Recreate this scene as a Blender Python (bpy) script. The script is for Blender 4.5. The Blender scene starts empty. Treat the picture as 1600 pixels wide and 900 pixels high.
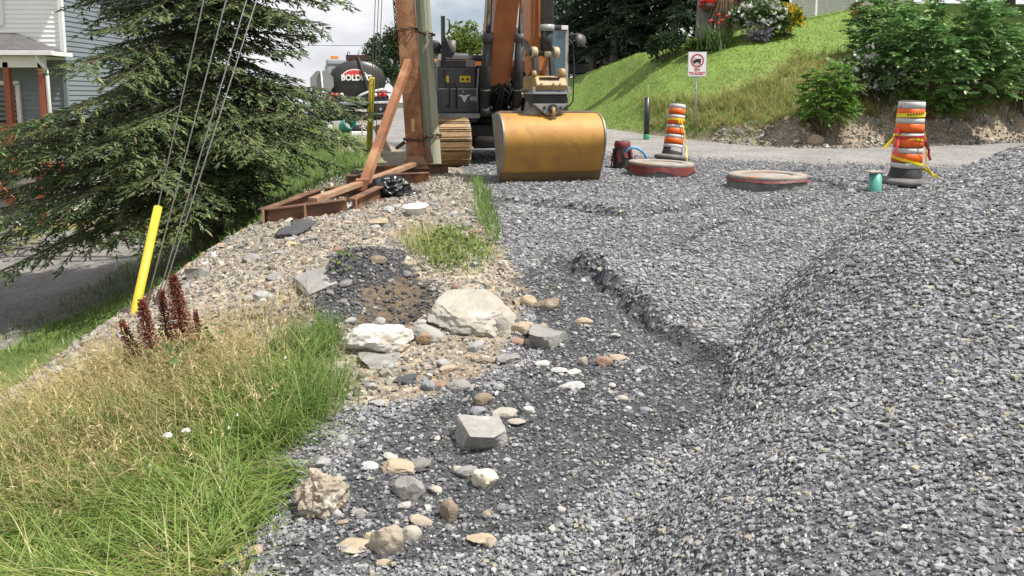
import bpy, bmesh, math, random
import numpy as np
from mathutils import Vector, Matrix, noise as mnoise
random.seed(7)
rng = np.random.default_rng(7)
R = math.radians
scene = bpy.context.scene
col = scene.collection

# ------------------------------------------------------------------ camera
F_PX, EYE, PITCH, PP_Y = 1230.0, 1.25, math.atan(150 / 1230), 300.0
cam_d = bpy.data.cameras.new("camera")
cam = bpy.data.objects.new("camera", cam_d)
col.objects.link(cam)
cam.location = (0, 0, EYE)
cam.rotation_euler = (math.pi / 2 - PITCH, 0, 0)
cam_d.sensor_width = 36.0
cam_d.lens = 36.0 * F_PX / 1600
cam_d.shift_y = -(450 - PP_Y) / 1600
cam_d.clip_start, cam_d.clip_end = 0.05, 9000
scene.camera = cam

# ------------------------------------------------------------------ sun, sky, exposure
SUN_DIR = Vector((0.46, -0.15, 0.87)).normalized()
sun_d = bpy.data.lights.new("sun", 'SUN')
sun_d.energy, sun_d.angle, sun_d.color = 4.9, R(0.5), (1.0, 0.955, 0.88)
sun = bpy.data.objects.new("sun", sun_d)
sun.location = SUN_DIR * 60
sun.rotation_euler = (-SUN_DIR).to_track_quat('-Z', 'Y').to_euler()
col.objects.link(sun)
world = bpy.data.worlds.new("World")
scene.world = world
world.use_nodes = True
wt = world.node_tree
wt.nodes.clear()
def wn(t, **k):
    n = wt.nodes.new(t)
    for a, b in k.items(): setattr(n, a, b)
    return n
wo = wn("ShaderNodeOutputWorld"); bg = wn("ShaderNodeBackground")
sky = wn("ShaderNodeTexSky", sky_type='NISHITA')
sky.sun_disc = False
sky.sun_elevation = math.asin(SUN_DIR.z)
sky.sun_rotation = math.atan2(SUN_DIR.x, SUN_DIR.y)
sky.altitude = 300; sky.air_density = 1.0; sky.dust_density = 1.5
tc = wn("ShaderNodeTexCoord"); mp = wn("ShaderNodeMapping"); mp.inputs['Scale'].default_value = (1, 1, 2.6)
n1 = wn("ShaderNodeTexNoise"); n1.inputs['Scale'].default_value = 2.6; n1.inputs['Detail'].default_value = 8; n1.inputs['Roughness'].default_value = 0.56
n2 = wn("ShaderNodeTexNoise"); n2.inputs['Scale'].default_value = 5.5; n2.inputs['Detail'].default_value = 6
r1 = wn("ShaderNodeValToRGB"); r1.color_ramp.elements[0].position = 0.34; r1.color_ramp.elements[1].position = 0.47
r2 = wn("ShaderNodeValToRGB"); r2.color_ramp.elements[0].position = 0.35; r2.color_ramp.elements[1].position = 0.66
r2.color_ramp.elements[0].color = (6.2, 6.3, 6.7, 1); r2.color_ramp.elements[1].color = (9.6, 9.6, 9.6, 1)
mx = wn("ShaderNodeMixRGB")
L = wt.links.new
L(tc.outputs['Generated'], mp.inputs[0]); L(mp.outputs[0], n1.inputs[0]); L(mp.outputs[0], n2.inputs[0])
L(n1.outputs[0], r1.inputs[0]); L(n2.outputs[0], r2.inputs[0])
L(r1.outputs[0], mx.inputs[0]); L(sky.outputs[0], mx.inputs[1]); L(r2.outputs[0], mx.inputs[2])
L(mx.outputs[0], bg.inputs[0]); bg.inputs[1].default_value = 0.085
L(bg.outputs[0], wo.inputs[0])
vs = scene.view_settings
vs.view_transform = 'Standard'; vs.look = 'None'; vs.exposure = 0.48; vs.gamma = 1.0; vs.use_curve_mapping = False

# ------------------------------------------------------------------ helpers: pixels to space
SP, CP = math.sin(PITCH), math.cos(PITCH)
def ray(px, py):
    x = (px - 800) / F_PX; u = -(py - PP_Y) / F_PX
    return np.array([x, CP + u * SP, u * CP - SP])
def P(px, py, Y):
    d = ray(px, py); t = Y / d[1]
    return Vector((d[0] * t, Y, EYE + d[2] * t))

# ------------------------------------------------------------------ helpers: noise
def _hash(i, j, s):
    v = np.sin(i * 127.1 + j * 311.7 + s * 74.7) * 43758.5453
    return v - np.floor(v)
def vnoise(x, y, s=0):
    i, j = np.floor(x), np.floor(y); a, b = x - i, y - j
    a = a * a * (3 - 2 * a); b = b * b * (3 - 2 * b)
    return (_hash(i, j, s) * (1 - a) + _hash(i + 1, j, s) * a) * (1 - b) + (_hash(i, j + 1, s) * (1 - a) + _hash(i + 1, j + 1, s) * a) * b
def fbm(x, y, s=0, o=4):
    r, a, t = 0, 0.5, 0
    for k in range(o):
        r = r + a * vnoise(x * 2 ** k, y * 2 ** k, s + k); t += a; a *= .5
    return r / t - 0.5
def ss(a, b, x):
    t = np.clip((x - a) / (b - a), 0, 1)
    return t * t * (3 - 2 * t)

# ------------------------------------------------------------------ materials
def mat(name, c, rough=.6, metal=0., c2=None, scale=8., detail=6., bump=0., bscale=None, spec=.5, lo=.35, hi=.68, c3=None, s3=2.5, lo3=.55, hi3=.62, coat=0., stretch=None):
    """principled material: two colours mixed by noise, an optional third as sharper patches (rust, dirt), bump"""
    m = bpy.data.materials.new(name); m.use_nodes = True
    t = m.node_tree; b = t.nodes["Principled BSDF"]
    b.inputs['Roughness'].default_value = rough; b.inputs['Metallic'].default_value = metal
    b.inputs['Specular IOR Level'].default_value = spec; b.inputs['Coat Weight'].default_value = coat
    b.inputs['Base Color'].default_value = (*c, 1)
    co = t.nodes.new("ShaderNodeTexCoord"); src = co.outputs['Object']
    if stretch:
        mpn = t.nodes.new("ShaderNodeMapping"); mpn.inputs['Scale'].default_value = stretch
        t.links.new(src, mpn.inputs[0]); src = mpn.outputs[0]
    def noise(s, d=detail):
        n = t.nodes.new("ShaderNodeTexNoise"); n.inputs['Scale'].default_value = s; n.inputs['Detail'].default_value = d
        t.links.new(src, n.inputs[0]); return n
    def rr(o, a, bb):
        r = t.nodes.new("ShaderNodeMapRange"); r.inputs[1].default_value = a; r.inputs[2].default_value = bb
        t.links.new(o, r.inputs[0]); return r.outputs[0]
    last = None
    if c2 is not None:
        mxn = t.nodes.new("ShaderNodeMixRGB"); mxn.inputs[1].default_value = (*c, 1); mxn.inputs[2].default_value = (*c2, 1)
        t.links.new(rr(noise(scale).outputs[0], lo, hi), mxn.inputs[0]); last = mxn.outputs[0]
    if c3 is not None:
        m3 = t.nodes.new("ShaderNodeMixRGB"); m3.inputs[1].default_value = (*c, 1); m3.inputs[2].default_value = (*c3, 1)
        if last: t.links.new(last, m3.inputs[1])
        t.links.new(rr(noise(s3, 9).outputs[0], lo3, hi3), m3.inputs[0]); last = m3.outputs[0]
    if last: t.links.new(last, b.inputs['Base Color'])
    if bump:
        bn = t.nodes.new("ShaderNodeBump"); bn.inputs['Strength'].default_value = bump; bn.inputs['Distance'].default_value = .02
        t.links.new(noise(bscale or scale * 3).outputs[0], bn.inputs['Height']); t.links.new(bn.outputs[0], b.inputs['Normal'])
    return m

def island_mat(name, stops, rough=.6, trans=0., spec=.5, hue=None, noise_s=0., bump=0.):
    """colour picked per loose piece from a ramp; optional light through the leaf"""
    m = bpy.data.materials.new(name); m.use_nodes = True
    t = m.node_tree; b = t.nodes["Principled BSDF"]; out = t.nodes["Material Output"]
    b.inputs['Roughness'].default_value = rough; b.inputs['Specular IOR Level'].default_value = spec
    g = t.nodes.new("ShaderNodeNewGeometry"); r = t.nodes.new("ShaderNodeValToRGB")
    e = r.color_ramp.elements
    while len(e) < len(stops): e.new(.5)
    for k, (p, c) in enumerate(stops): e[k].position = p; e[k].color = (*c, 1)
    t.links.new(g.outputs['Random Per Island'], r.inputs[0])
    c = r.outputs[0]
    if noise_s:
        co = t.nodes.new("ShaderNodeTexCoord"); n = t.nodes.new("ShaderNodeTexNoise"); n.inputs['Scale'].default_value = noise_s; n.inputs['Detail'].default_value = 3
        t.links.new(co.outputs['Object'], n.inputs[0])
        mr = t.nodes.new("ShaderNodeMapRange"); mr.inputs[1].default_value = .3; mr.inputs[2].default_value = .7; mr.inputs[3].default_value = .62; mr.inputs[4].default_value = 1.3
        t.links.new(n.outputs[0], mr.inputs[0])
        v = t.nodes.new("ShaderNodeMixRGB"); v.blend_type = 'MULTIPLY'; v.inputs[0].default_value = 1
        t.links.new(c, v.inputs[1]); t.links.new(mr.outputs[0], v.inputs[2]); c = v.outputs[0]
        if bump:
            bn = t.nodes.new("ShaderNodeBump"); bn.inputs['Strength'].default_value = bump; bn.inputs['Distance'].default_value = .01
            n4 = t.nodes.new("ShaderNodeTexNoise"); n4.inputs['Scale'].default_value = noise_s * 5; n4.inputs['Detail'].default_value = 5
            t.links.new(co.outputs['Object'], n4.inputs[0]); t.links.new(n4.outputs[0], bn.inputs['Height']); t.links.new(bn.outputs[0], b.inputs['Normal'])
    t.links.new(c, b.inputs['Base Color'])
    if trans:
        tr = t.nodes.new("ShaderNodeBsdfTranslucent"); mxs = t.nodes.new("ShaderNodeMixShader"); mxs.inputs[0].default_value = trans
        t.links.new(c, tr.inputs[0]); t.links.new(b.outputs[0], mxs.inputs[1]); t.links.new(tr.outputs[0], mxs.inputs[2]); t.links.new(mxs.outputs[0], out.inputs[0])
    return m

# ------------------------------------------------------------------ helpers: objects
def tag(o, label=None, cat=None, group=None, kind=None):
    if label: o['label'] = label
    if cat: o['category'] = cat
    if group: o['group'] = group
    if kind: o['kind'] = kind
    return o
def thing(name, label, cat, loc=(0, 0, 0), rot=(0, 0, 0), group=None):
    o = bpy.data.objects.new(name, None); col.objects.link(o)
    o.empty_display_size = .1; o.location = loc; o.rotation_euler = rot
    return tag(o, label, cat, group)
def link(name, me, m=None, parent=None):
    o = bpy.data.objects.new(name, me); col.objects.link(o)
    if m is not None and not me.materials: me.materials.append(m)
    if parent is not None: o.parent = parent
    return o
def mesh_np(name, V, F, m, parent=None, smooth=False):
    """V (n,3), F (k,3) or (k,4), or a list of such arrays"""
    Fs = F if isinstance(F, list) else [F]
    me = bpy.data.meshes.new(name)
    V = np.ascontiguousarray(V, dtype=np.float32)
    me.vertices.add(len(V)); me.vertices.foreach_set('co', V.ravel())
    loops = np.concatenate([f.ravel() for f in Fs]).astype(np.int32)
    tot = np.concatenate([np.full(len(f), f.shape[1]) for f in Fs]).astype(np.int32)
    start = np.concatenate([[0], np.cumsum(tot)[:-1]]).astype(np.int32)
    me.loops.add(len(loops)); me.loops.foreach_set('vertex_index', loops)
    me.polygons.add(len(tot)); me.polygons.foreach_set('loop_start', start); me.polygons.foreach_set('loop_total', tot)
    me.polygons.foreach_set('use_smooth', np.full(len(tot), bool(smooth)))
    me.update(calc_edges=True)
    return link(name, me, m, parent)

class MB:
    """mesh builder: shapes are collected, then linked as ONE mesh object"""
    def __init__(s): s.v = []; s.f = []; s.sm = []
    def add(s, V, F, smooth=False, M=None):
        n = len(s.v)
        s.v += [tuple(M @ Vector(p)) if M is not None else tuple(p) for p in V]
        s.f += [tuple(i + n for i in f) for f in F]; s.sm += [smooth] * len(F)
        return s
    def box(s, c, d, M=None, bev=0.0, rz=0.0):
        x, y, z = (k / 2 for k in d)
        T = Matrix.Translation(Vector(c)) @ Matrix.Rotation(rz, 4, 'Z')
        if M is not None: T = M @ T
        if bev <= 0:
            V = [(a * x, b * y, e * z) for a in (-1, 1) for b in (-1, 1) for e in (-1, 1)]
            return s.add(V, [(0, 1, 3, 2), (4, 6, 7, 5), (0, 4, 5, 1), (2, 3, 7, 6), (0, 2, 6, 4), (1, 5, 7, 3)], False, T)
        bm = bmesh.new(); bmesh.ops.create_cube(bm, size=1)
        bmesh.ops.scale(bm, vec=d, verts=bm.verts)
        bmesh.ops.bevel(bm, geom=bm.edges[:], offset=min(bev, min(d) * .45), segments=2, affect='EDGES', profile=.6)
        bm.verts.index_update()
        V = [v.co.copy() for v in bm.verts]; Fc = [[v.index for v in f.verts] for f in bm.faces]; bm.free()
        return s.add(V, Fc, False, T)
    def tube(s, pts, r, n=8, caps=True, smooth=True):
        pts = [Vector(p) for p in pts]; rs = r if isinstance(r, (list, tuple)) else [r] * len(pts)
        V, Fc = [], []
        up = None
        for i, p in enumerate(pts):
            d = (pts[min(i + 1, len(pts) - 1)] - pts[max(i - 1, 0)])
            if d.length < 1e-9: d = Vector((0, 0, 1))
            d.normalize()
            if up is None: up = Vector((0, 0, 1)) if abs(d.z) < .9 else Vector((1, 0, 0))
            a = d.cross(up)
            if a.length < 1e-6: a = d.orthogonal()
            a.normalize(); b = a.cross(d).normalized(); up = b
            for k in range(n):
                q = 2 * math.pi * k / n
                V.append(p + (a * math.cos(q) + b * math.sin(q)) * rs[i])
        for i in range(len(pts) - 1):
            for k in range(n):
                Fc.append((i * n + k, i * n + (k + 1) % n, (i + 1) * n + (k + 1) % n, (i + 1) * n + k))
        s.add(V, Fc, smooth)
        if caps:
            m0 = len(s.v) - len(V)
            s.f.append(tuple(m0 + k for k in reversed(range(n)))); s.f.append(tuple(m0 + (len(pts) - 1) * n + k for k in range(n))); s.sm += [False, False]
        return s
    def cyl(s, a, b, r, n=16, r2=None): return s.tube([a, b], [r, r if r2 is None else r2], n)
    def lathe(s, prof, n=24, M=None, close=False, smooth=True, sx=1., sy=1.):
        V = [(r * math.cos(2 * math.pi * k / n) * sx, r * math.sin(2 * math.pi * k / n) * sy, z) for r, z in prof for k in range(n)]
        Fc = [(i * n + k, i * n + (k + 1) % n, (i + 1) * n + (k + 1) % n, (i + 1) * n + k) for i in range(len(prof) - 1) for k in range(n)]
        if close: Fc += [tuple(reversed(range(n))), tuple((len(prof) - 1) * n + k for k in range(n))]
        return s.add(V, Fc, smooth, M)
    def prism(s, poly, a, b, axis='x', M=None):
        """polygon extruded from a to b along an axis; for 'x' poly is (y,z), 'y' (x,z), 'z' (x,y)"""
        n = len(poly)
        f = {'x': lambda p, t: (t, p[0], p[1]), 'y': lambda p, t: (p[0], t, p[1]), 'z': lambda p, t: (p[0], p[1], t)}[axis]
        V = [f(p, a) for p in poly] + [f(p, b) for p in poly]
        Fc = [tuple(range(n)), tuple(reversed(range(n, 2 * n)))] + [(i, i + n, (i + 1) % n + n, (i + 1) % n) for i in range(n)]
        return s.add(V, Fc, False, M)
    def beam(s, a, b, w, h, up=(0, 0, 1)):
        """box bar from a to b"""
        a, b = Vector(a), Vector(b); d = (b - a); Lg = d.length; d.normalize()
        x = d.cross(Vector(up)).normalized(); z = x.cross(d)
        M = Matrix((x, d, z)).transposed().to_4x4(); M.translation = (a + b) / 2
        return s.box((0, 0, 0), (w, Lg, h), M)
    def torus(s, c, R_, r, n=16, k=8, M=None):
        V, Fc = [], []
        for i in range(n):
            q = 2 * math.pi * i / n
            for j in range(k):
                p = 2 * math.pi * j / k
                V.append((c[0] + (R_ + r * math.cos(p)) * math.cos(q), c[1] + (R_ + r * math.cos(p)) * math.sin(q), c[2] + r * math.sin(p)))
        for i in range(n):
            for j in range(k):
                Fc.append((i * k + j, ((i + 1) % n) * k + j, ((i + 1) % n) * k + (j + 1) % k, i * k + (j + 1) % k))
        return s.add(V, Fc, True, M)
    def build(s, name, m, parent=None, bevel=0., sharp=35):
        me = bpy.data.meshes.new(name); me.from_pydata(s.v, [], s.f)
        bm = bmesh.new(); bm.from_mesh(me); bmesh.ops.recalc_face_normals(bm, faces=bm.faces)
        if bevel:
            ed = [e for e in bm.edges if len(e.link_faces) == 2 and e.calc_face_angle(0) > R(40)]
            bmesh.ops.bevel(bm, geom=ed, offset=bevel, segments=2, affect='EDGES', profile=.6, clamp_overlap=True)
            bm.to_mesh(me); bm.free()
        else:
            bm.to_mesh(me); bm.free()
            if any(s.sm) and len(me.polygons) == len(s.sm):
                me.polygons.foreach_set('use_smooth', s.sm)
        me.update()
        return link(name, me, m, parent)
def copy_tree(o, parent=None):
    c = o.copy(); col.objects.link(c); c.parent = parent
    for ch in list(o.children): copy_tree(ch, c)
    return c
def text_mesh(name, s, size, m, parent, loc, rot, extrude=.002, bold=0., sx=1.):
    cu = bpy.data.curves.new(name, 'FONT'); cu.body = s; cu.size = size; cu.align_x = 'CENTER'; cu.align_y = 'CENTER'; cu.extrude = extrude; cu.offset = bold; cu.resolution_u = 3
    o = bpy.data.objects.new(name, cu); col.objects.link(o)
    me = bpy.data.meshes.new_from_object(o.evaluated_get(bpy.context.evaluated_depsgraph_get()))
    bpy.data.objects.remove(o)
    t = link(name, me, m, parent); me.materials.clear(); me.materials.append(m)
    t.location = loc; t.rotation_euler = rot; t.scale = (sx, 1, 1)
    return t
def in_poly(x, y, poly):
    r = np.zeros(x.shape, bool); n = len(poly)
    for i in range(n):
        x1, y1 = poly[i]; x2, y2 = poly[(i + 1) % n]
        if y1 == y2: continue
        c = (y1 > y) != (y2 > y)
        r ^= c & (x < (x2 - x1) * (y - y1) / (y2 - y1) + x1)
    return r
def seg_dist(x, y, pts):
    """distance to a polyline and the side (+ right of its direction)"""
    best = np.full(x.shape, 1e9); side = np.zeros(x.shape); along = np.zeros(x.shape); acc = 0
    for (x1, y1), (x2, y2) in zip(pts[:-1], pts[1:]):
        dx, dy = x2 - x1, y2 - y1; l2 = dx * dx + dy * dy
        t = np.clip(((x - x1) * dx + (y - y1) * dy) / l2, 0, 1)
        d = np.hypot(x - x1 - t * dx, y - y1 - t * dy)
        s = (x - x1) * dy - (y - y1) * dx
        k = d < best
        best = np.where(k, d, best); side = np.where(k, np.sign(s), side); along = np.where(k, acc + t * math.sqrt(l2), along); acc += math.sqrt(l2)
    return best, side, along, acc
# ================================================================== GROUND
TOE = [(.1, -3), (.0, .5), (.1, 1.5), (.27, 2.4), (.48, 2.9), (.85, 3.5), (1.16, 4.25), (1.6, 5.25), (2.7, 6.75), (4.4, 8.6), (6.0, 9.9), (7.4, 10.7), (9, 11.2), (12, 9.5), (14, 5), (14, -3)]
YE_X, YE_Y = [-14, -7, -3, 0, 3, 4.4, 5.4, 6.7, 9.2, 13.4, 30], [56, 52, 46, 36, 26, 22, 19.2, 18.4, 19, 20.6, 24]
SH_Y = [0, 4, 4.9, 6, 7.2, 9, 10.5, 12, 14, 18, 24, 32, 40, 60]
SH_X = [-2.45, -2.6, -2.8, -2.95, -2.95, -2.85, -2.45, -2.5, -2.6, -3.3, -5.2, -8.2, -12, -20]
SH_D = [-.12, -.09, -.2, -.27, -.29, -.2, -.06, 0, 0, 0, 0, 0, 0, 0]
def apron(y): return -.38 * (1 - ss(2.5, 9, y)) + .0193 * np.maximum(0, np.minimum(y, 44) - 16)
def edge(x): return sum(np.interp(x + o, YE_X, YE_Y) for o in (-1.2, -.8, -.4, 0, .4, .8, 1.2)) / 7
def H_base(x, y):
    x = np.asarray(x, float); y = np.asarray(y, float)
    z0 = apron(y)
    xs = np.interp(y, SH_Y, SH_X); ds = np.interp(y, SH_Y, SH_D)
    t = np.clip((-1.0 - x) / (-1.0 - xs), 0, 1.2)
    z = z0 + ds * t ** 1.4
    k = np.interp(y, [8, 11, 14, 30], [.85, .62, .5, .42])
    d = np.maximum(0, xs - x)
    drop = k * (d - .35 * (1 - np.exp(-d / .35)))
    low = -2.05 + .25 * ss(20, 40, y)
    zl = np.minimum(z, np.maximum(z - drop, low + .0 * x))
    q = .25                                                    # soft toe
    zl = np.where(d > 0, low + np.log1p(np.exp(np.clip((z - drop - low) / q, -30, 30))) * q, z)
    zl = np.where(d > 0, np.minimum(zl, z), z)
    # lawn on the far side of the road
    ye = edge(x); dl = y - ye
    g = np.interp(x, [-5, 1.5, 3, 4.9, 7, 10, 14, 30], [.04, .14, .19, .265, .28, .32, .41, .46])
    up = g * np.clip(dl, 0, 9.5) + np.interp(x, [3.8, 8], [-.05, .025]) * np.clip(dl - 9.5, 0, 12)
    step = ss(5.6, 8.2, x) * .38 * ss(-.1, .9, dl) + ss(3.6, 6, x) * .12 * ss(0, .5, dl)
    zl = zl + np.where(dl > -.2, up + step, 0)
    # gravel heap
    inside = in_poly(x, y, TOE)
    dt = seg_dist(x, y, TOE)[0]
    zl = zl + np.where(inside, np.interp(y, [1.2, 2.2, 3.2, 4.6], [.55, .6, .75, 1.0]) * (.72 * np.tanh(1.05 * np.maximum(0, dt - .05) / .72) + .13 * np.minimum(dt, 2.6)), 0)
    zl = zl - .045 * np.maximum(0, y - 46)
    return zl
def hit(px, py, Hf, t0=1.0, t1=120):
    d = ray(px, py); ts = np.geomspace(t0, t1, 2200)
    gap = EYE + d[2] * ts - Hf(d[0] * ts, d[1] * ts)
    k = np.argmax(gap < 0)
    if gap[k] >= 0: k = len(ts) - 1
    a, b = ts[max(k - 1, 0)], ts[k]
    ga, gb = gap[max(k - 1, 0)], gap[k]
    t = a + (b - a) * (ga / (ga - gb) if ga != gb else 0)
    return float(d[0] * t), float(d[1] * t)
def G0(px, py): return hit(px, py, H_base)
def poly0(l): return [G0(*p) for p in l]
SCARPS = [(poly0(l), h, w) for l, h, w in [
    ([(885, 405), (905, 420), (940, 432), (962, 456), (1005, 485), (1060, 528), (1122, 572), (1135, 610)], .14, .75),
    ([(765, 310), (850, 322), (930, 331), (985, 342)], .1, .6), ([(770, 322), (800, 332), (880, 345)], .06, .4),
    ([(985, 342), (1060, 328), (1120, 318)], .08, .6), ([(1150, 336), (1200, 325), (1268, 315)], .09, .6),
    ([(1010, 408), (1060, 384), (1100, 355), (1140, 345)], .07, .6), ([(1205, 273), (1240, 268), (1275, 264)], .1, .6), ([(1275, 281), (1300, 287), (1320, 297)], .1, .6),
    ([(1185, 372), (1200, 378), (1215, 384)], .03, .3), ([(1330, 300), (1380, 296), (1440, 292)], .03, .5)]]
cx_h, cy_h = G0(558, 432); cx_k, cy_k = G0(615, 488); cx_s, cy_s = G0(720, 505); cx_w, cy_w = G0(700, 410)
def scarp_at(x, y, pts, w, reach):
    a = np.array(pts); m = (x > a[:, 0].min() - reach) & (x < a[:, 0].max() + reach) & (y > a[:, 1].min() - reach) & (y < a[:, 1].max() + reach)
    if not m.any(): return (None,) * 6
    m = np.nonzero(m)[0]; x, y = x[m], y[m]
    wob = .16 * fbm(x * 3, y * 3, 3, 2) + .08 * fbm(x * 10, y * 10, 4, 2)
    d, s, al, tot = seg_dist(x + wob, y + wob, pts)
    return m, d, s, al, tot, .5 + .5 * ss(-.16, .12, fbm(al * 1.9 + 3.1 * w, 0 * al + w * 50, 23, 3))
def H(x, y):
    x = np.asarray(x, float); y = np.asarray(y, float)
    z = H_base(x, y)
    near = 1 - ss(14, 19, y)
    sh_ = z.shape; x, y, z = np.atleast_1d(x).ravel(), np.atleast_1d(y).ravel(), np.atleast_1d(z).ravel().copy()
    for pts, h, w in SCARPS:
        m, d, s, al, tot, brk = scarp_at(x, y, pts, w, 2.6)
        if m is None: continue
        dd = d * np.where(s > 0, -1, 1)                          # left of the direction is the far, raised side
        hh = h * 1.15 * brk * (1 - .45 * al / tot)
        ends = ss(0, .25, al) * (1 - ss(tot - .25, tot, al))
        z[m] += np.where(dd > 0, hh * ss(-.01, .07, dd) * np.exp(-np.maximum(dd, 0) / w), -hh * .45 * np.exp(-(dd / .16) ** 2) * ss(0, .05, -dd)) * ends
    x, y, z = x.reshape(sh_), y.reshape(sh_), z.reshape(sh_)
    g2 = lambda cx, cy, rx, ry: np.exp(-((x - cx) / rx) ** 2 - ((y - cy) / ry) ** 2)
    z = z + .2 * g2(cx_h, cy_h, .38, .42) - .13 * g2(cx_k, cy_k, .28, .3) + .10 * g2(cx_s, cy_s, .42, .35) + .05 * g2(cx_w, cy_w, .4, .5) - .07 * g2(-2.1, 10.2, .8, 1.5)
    xs = np.interp(y, SH_Y, SH_X)
    bank = ss(-.6, -1.4, x) * ss(-1.6, .2, x - xs)
    z = z + near * (fbm(x * 1.7, y * 1.7, 11) * .06 + fbm(x * 6, y * 6, 21, 3) * (.03 + .03 * bank))
    ye = edge(x); dl = y - ye
    soil = ss(5.4, 6.6, x) * ss(-.3, .3, dl) * (1 - ss(1.2, 2.6, dl))
    z = z + soil * (fbm(x * 2.2, y * 2.2, 31) * .5 + fbm(x * 7, y * 7, 33, 3) * .16)
    z = z + ss(.3, 2, dl) * fbm(x * .5, y * .5, 41) * .18
    low = ss(.5, 3, xs - x)
    z = z + low * fbm(x * .6, y * .6, 51) * .16
    return z
def h1(x, y): return float(H(np.array([x]), np.array([y]))[0])
def G(px, py):
    x, y = hit(px, py, H)
    return Vector((x, y, h1(x, y)))

XG_PTS = poly0([(330, 930), (360, 880), (388, 775), (450, 690), (545, 640), (690, 612), (770, 580), (802, 520), (820, 445), (790, 395), (752, 335), (738, 280), (726, 266)])
XG_PTS.sort(key=lambda p: p[1])
XG_Y = [-5] + [p[1] for p in XG_PTS] + [15, 18, 24, 32]; XG_X = [-.9] + [p[0] for p in XG_PTS] + [-1.2, -2.6, -4.4, -7.4]
SLATE_HEAP = poly0([(480, 475), (512, 402), (560, 386), (612, 405), (660, 440), (690, 470), (650, 492), (560, 505), (500, 500)])
DARK_SOIL = poly0([(555, 505), (575, 455), (650, 440), (690, 475), (650, 500)])
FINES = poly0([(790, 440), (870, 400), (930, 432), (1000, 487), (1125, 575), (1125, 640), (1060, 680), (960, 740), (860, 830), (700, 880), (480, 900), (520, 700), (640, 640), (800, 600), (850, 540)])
DRIVE = poly0([(-700, 520), (0, 545), (60, 515), (150, 478), (240, 440), (300, 402), (330, 372), (200, 362), (110, 362), (60, 372), (20, 395), (-300, 420)])
def near_scarp(x, y, wid=.07):
    r = np.zeros(len(x), bool)
    for pts, h, w in SCARPS:
        m, d, s, al, tot, brk = scarp_at(x, y, pts, w, .5)
        if m is not None: r[m] |= (d < wid * brk * (.5 + h * 9) * (.6 + 1.6 * np.abs(fbm(x[m] * 4, y[m] * 4, 17, 2)))) & (s > -.5)
    return r
def road_near(x): return np.interp(x, [-8, -3, 1, 4, 6, 9, 14], [26, 20, 17.2, 15.4, 14.2, 13.6, 13.4])
def zones(x, y):
    """albedo of the ground and how stony it is, from where it lies"""
    w = .12 * fbm(x * 2.5, y * 2.5, 61) + .05 * fbm(x * 9, y * 9, 63)
    n = len(x); C = np.zeros((n, 3)); peb = np.zeros(n)
    def put(m, c, p):
        nonlocal C, peb
        m = np.clip(m, 0, 1)[:, None]; C = C * (1 - m) + np.array(c) * m; peb = peb * (1 - m[:, 0]) + p * m[:, 0]
    slate, tan, soil = (.095, .098, .106), (.3, .255, .195), (.2, .145, .095)
    put(np.ones(n), slate, 1)
    xg = np.interp(y, XG_Y, XG_X)
    put(ss(.06, -.06, x - xg + w), tan, .9)
    put(ss(.3, -.3, x - xg + w * 3) * ss(.1, .35, fbm(x * 1.3, y * 1.3, 71) + .18) * (y < 5.6), soil, .6)
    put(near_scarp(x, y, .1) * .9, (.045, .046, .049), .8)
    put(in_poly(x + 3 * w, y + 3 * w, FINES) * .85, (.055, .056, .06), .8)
    put(ss(3, 1, x) * ss(8, 10, y) * 0, slate, 1)
    put(in_poly(x + 3.5 * w, y + 3.5 * w, SLATE_HEAP) * 1., (.06, .06, .063), 1)
    put(in_poly(x + 3.5 * w, y + 3.5 * w, DARK_SOIL) * .9, (.12, .09, .06), .8)
    xs = np.interp(y, SH_Y, SH_X)
    # road surface beyond the loose gravel
    ye = edge(x)
    put(ss(-.5, .5, y - road_near(x) + w * 3) * (x > xs - .2), (.235, .225, .215), .35)
    # rough grass verge and slope on the far left, beyond the steel frame
    put(ss(-.3, .5, xs - x + w * 3 + .4) * ss(9.5, 10.4, y), (.085, .13, .03), .1)
    low = H_base(x, y)
    put(ss(-1.35, -1.7, low + w * 2) * (x < -3), (.10, .14, .035), .1)
    put(ss(-1.6, -1.8, low + w) * (x < -3) * ss(.45, .62, vnoise(x * .9, y * .9, 77) + w) * .7, (.22, .17, .09), .3)
    put(in_poly(x + 2.2 * w, y + 3 * w, DRIVE) * 1., (.19, .18, .168), .45)
    # lawn and soil bank on the right
    dl = y - ye + w * 2
    put(ss(-.35, .05, dl), (.15, .225, .045), .08)
    sb = ss(5.2, 6.6, x + w * 8)
    put(sb * ss(-.5, 0, dl) * (1 - ss(.75, 1.3, dl)), (.26, .21, .155), .6)
    put(ss(3.0, 4.2, x) * (1 - sb) * ss(-.5, -.2, dl) * (1 - ss(.25, .6, dl)), (.26, .22, .165), .6)
    put(ss(4.6, 6.8, x) * ss(.8, 2.5, dl - w * 4 - .25 * np.maximum(0, 8 - x)) * (1 - ss(3.5, 6.5, dl + .5 * np.maximum(0, 8 - x))) * .8, (.2, .19, .065), .1)
    return C, peb
def in_gravel(x, y):
    xg = np.interp(y, XG_Y, XG_X)
    return (x - xg + .12 * fbm(x * 2.5, y * 2.5, 61) + .05 * fbm(x * 9, y * 9, 63) > 0)

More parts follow.
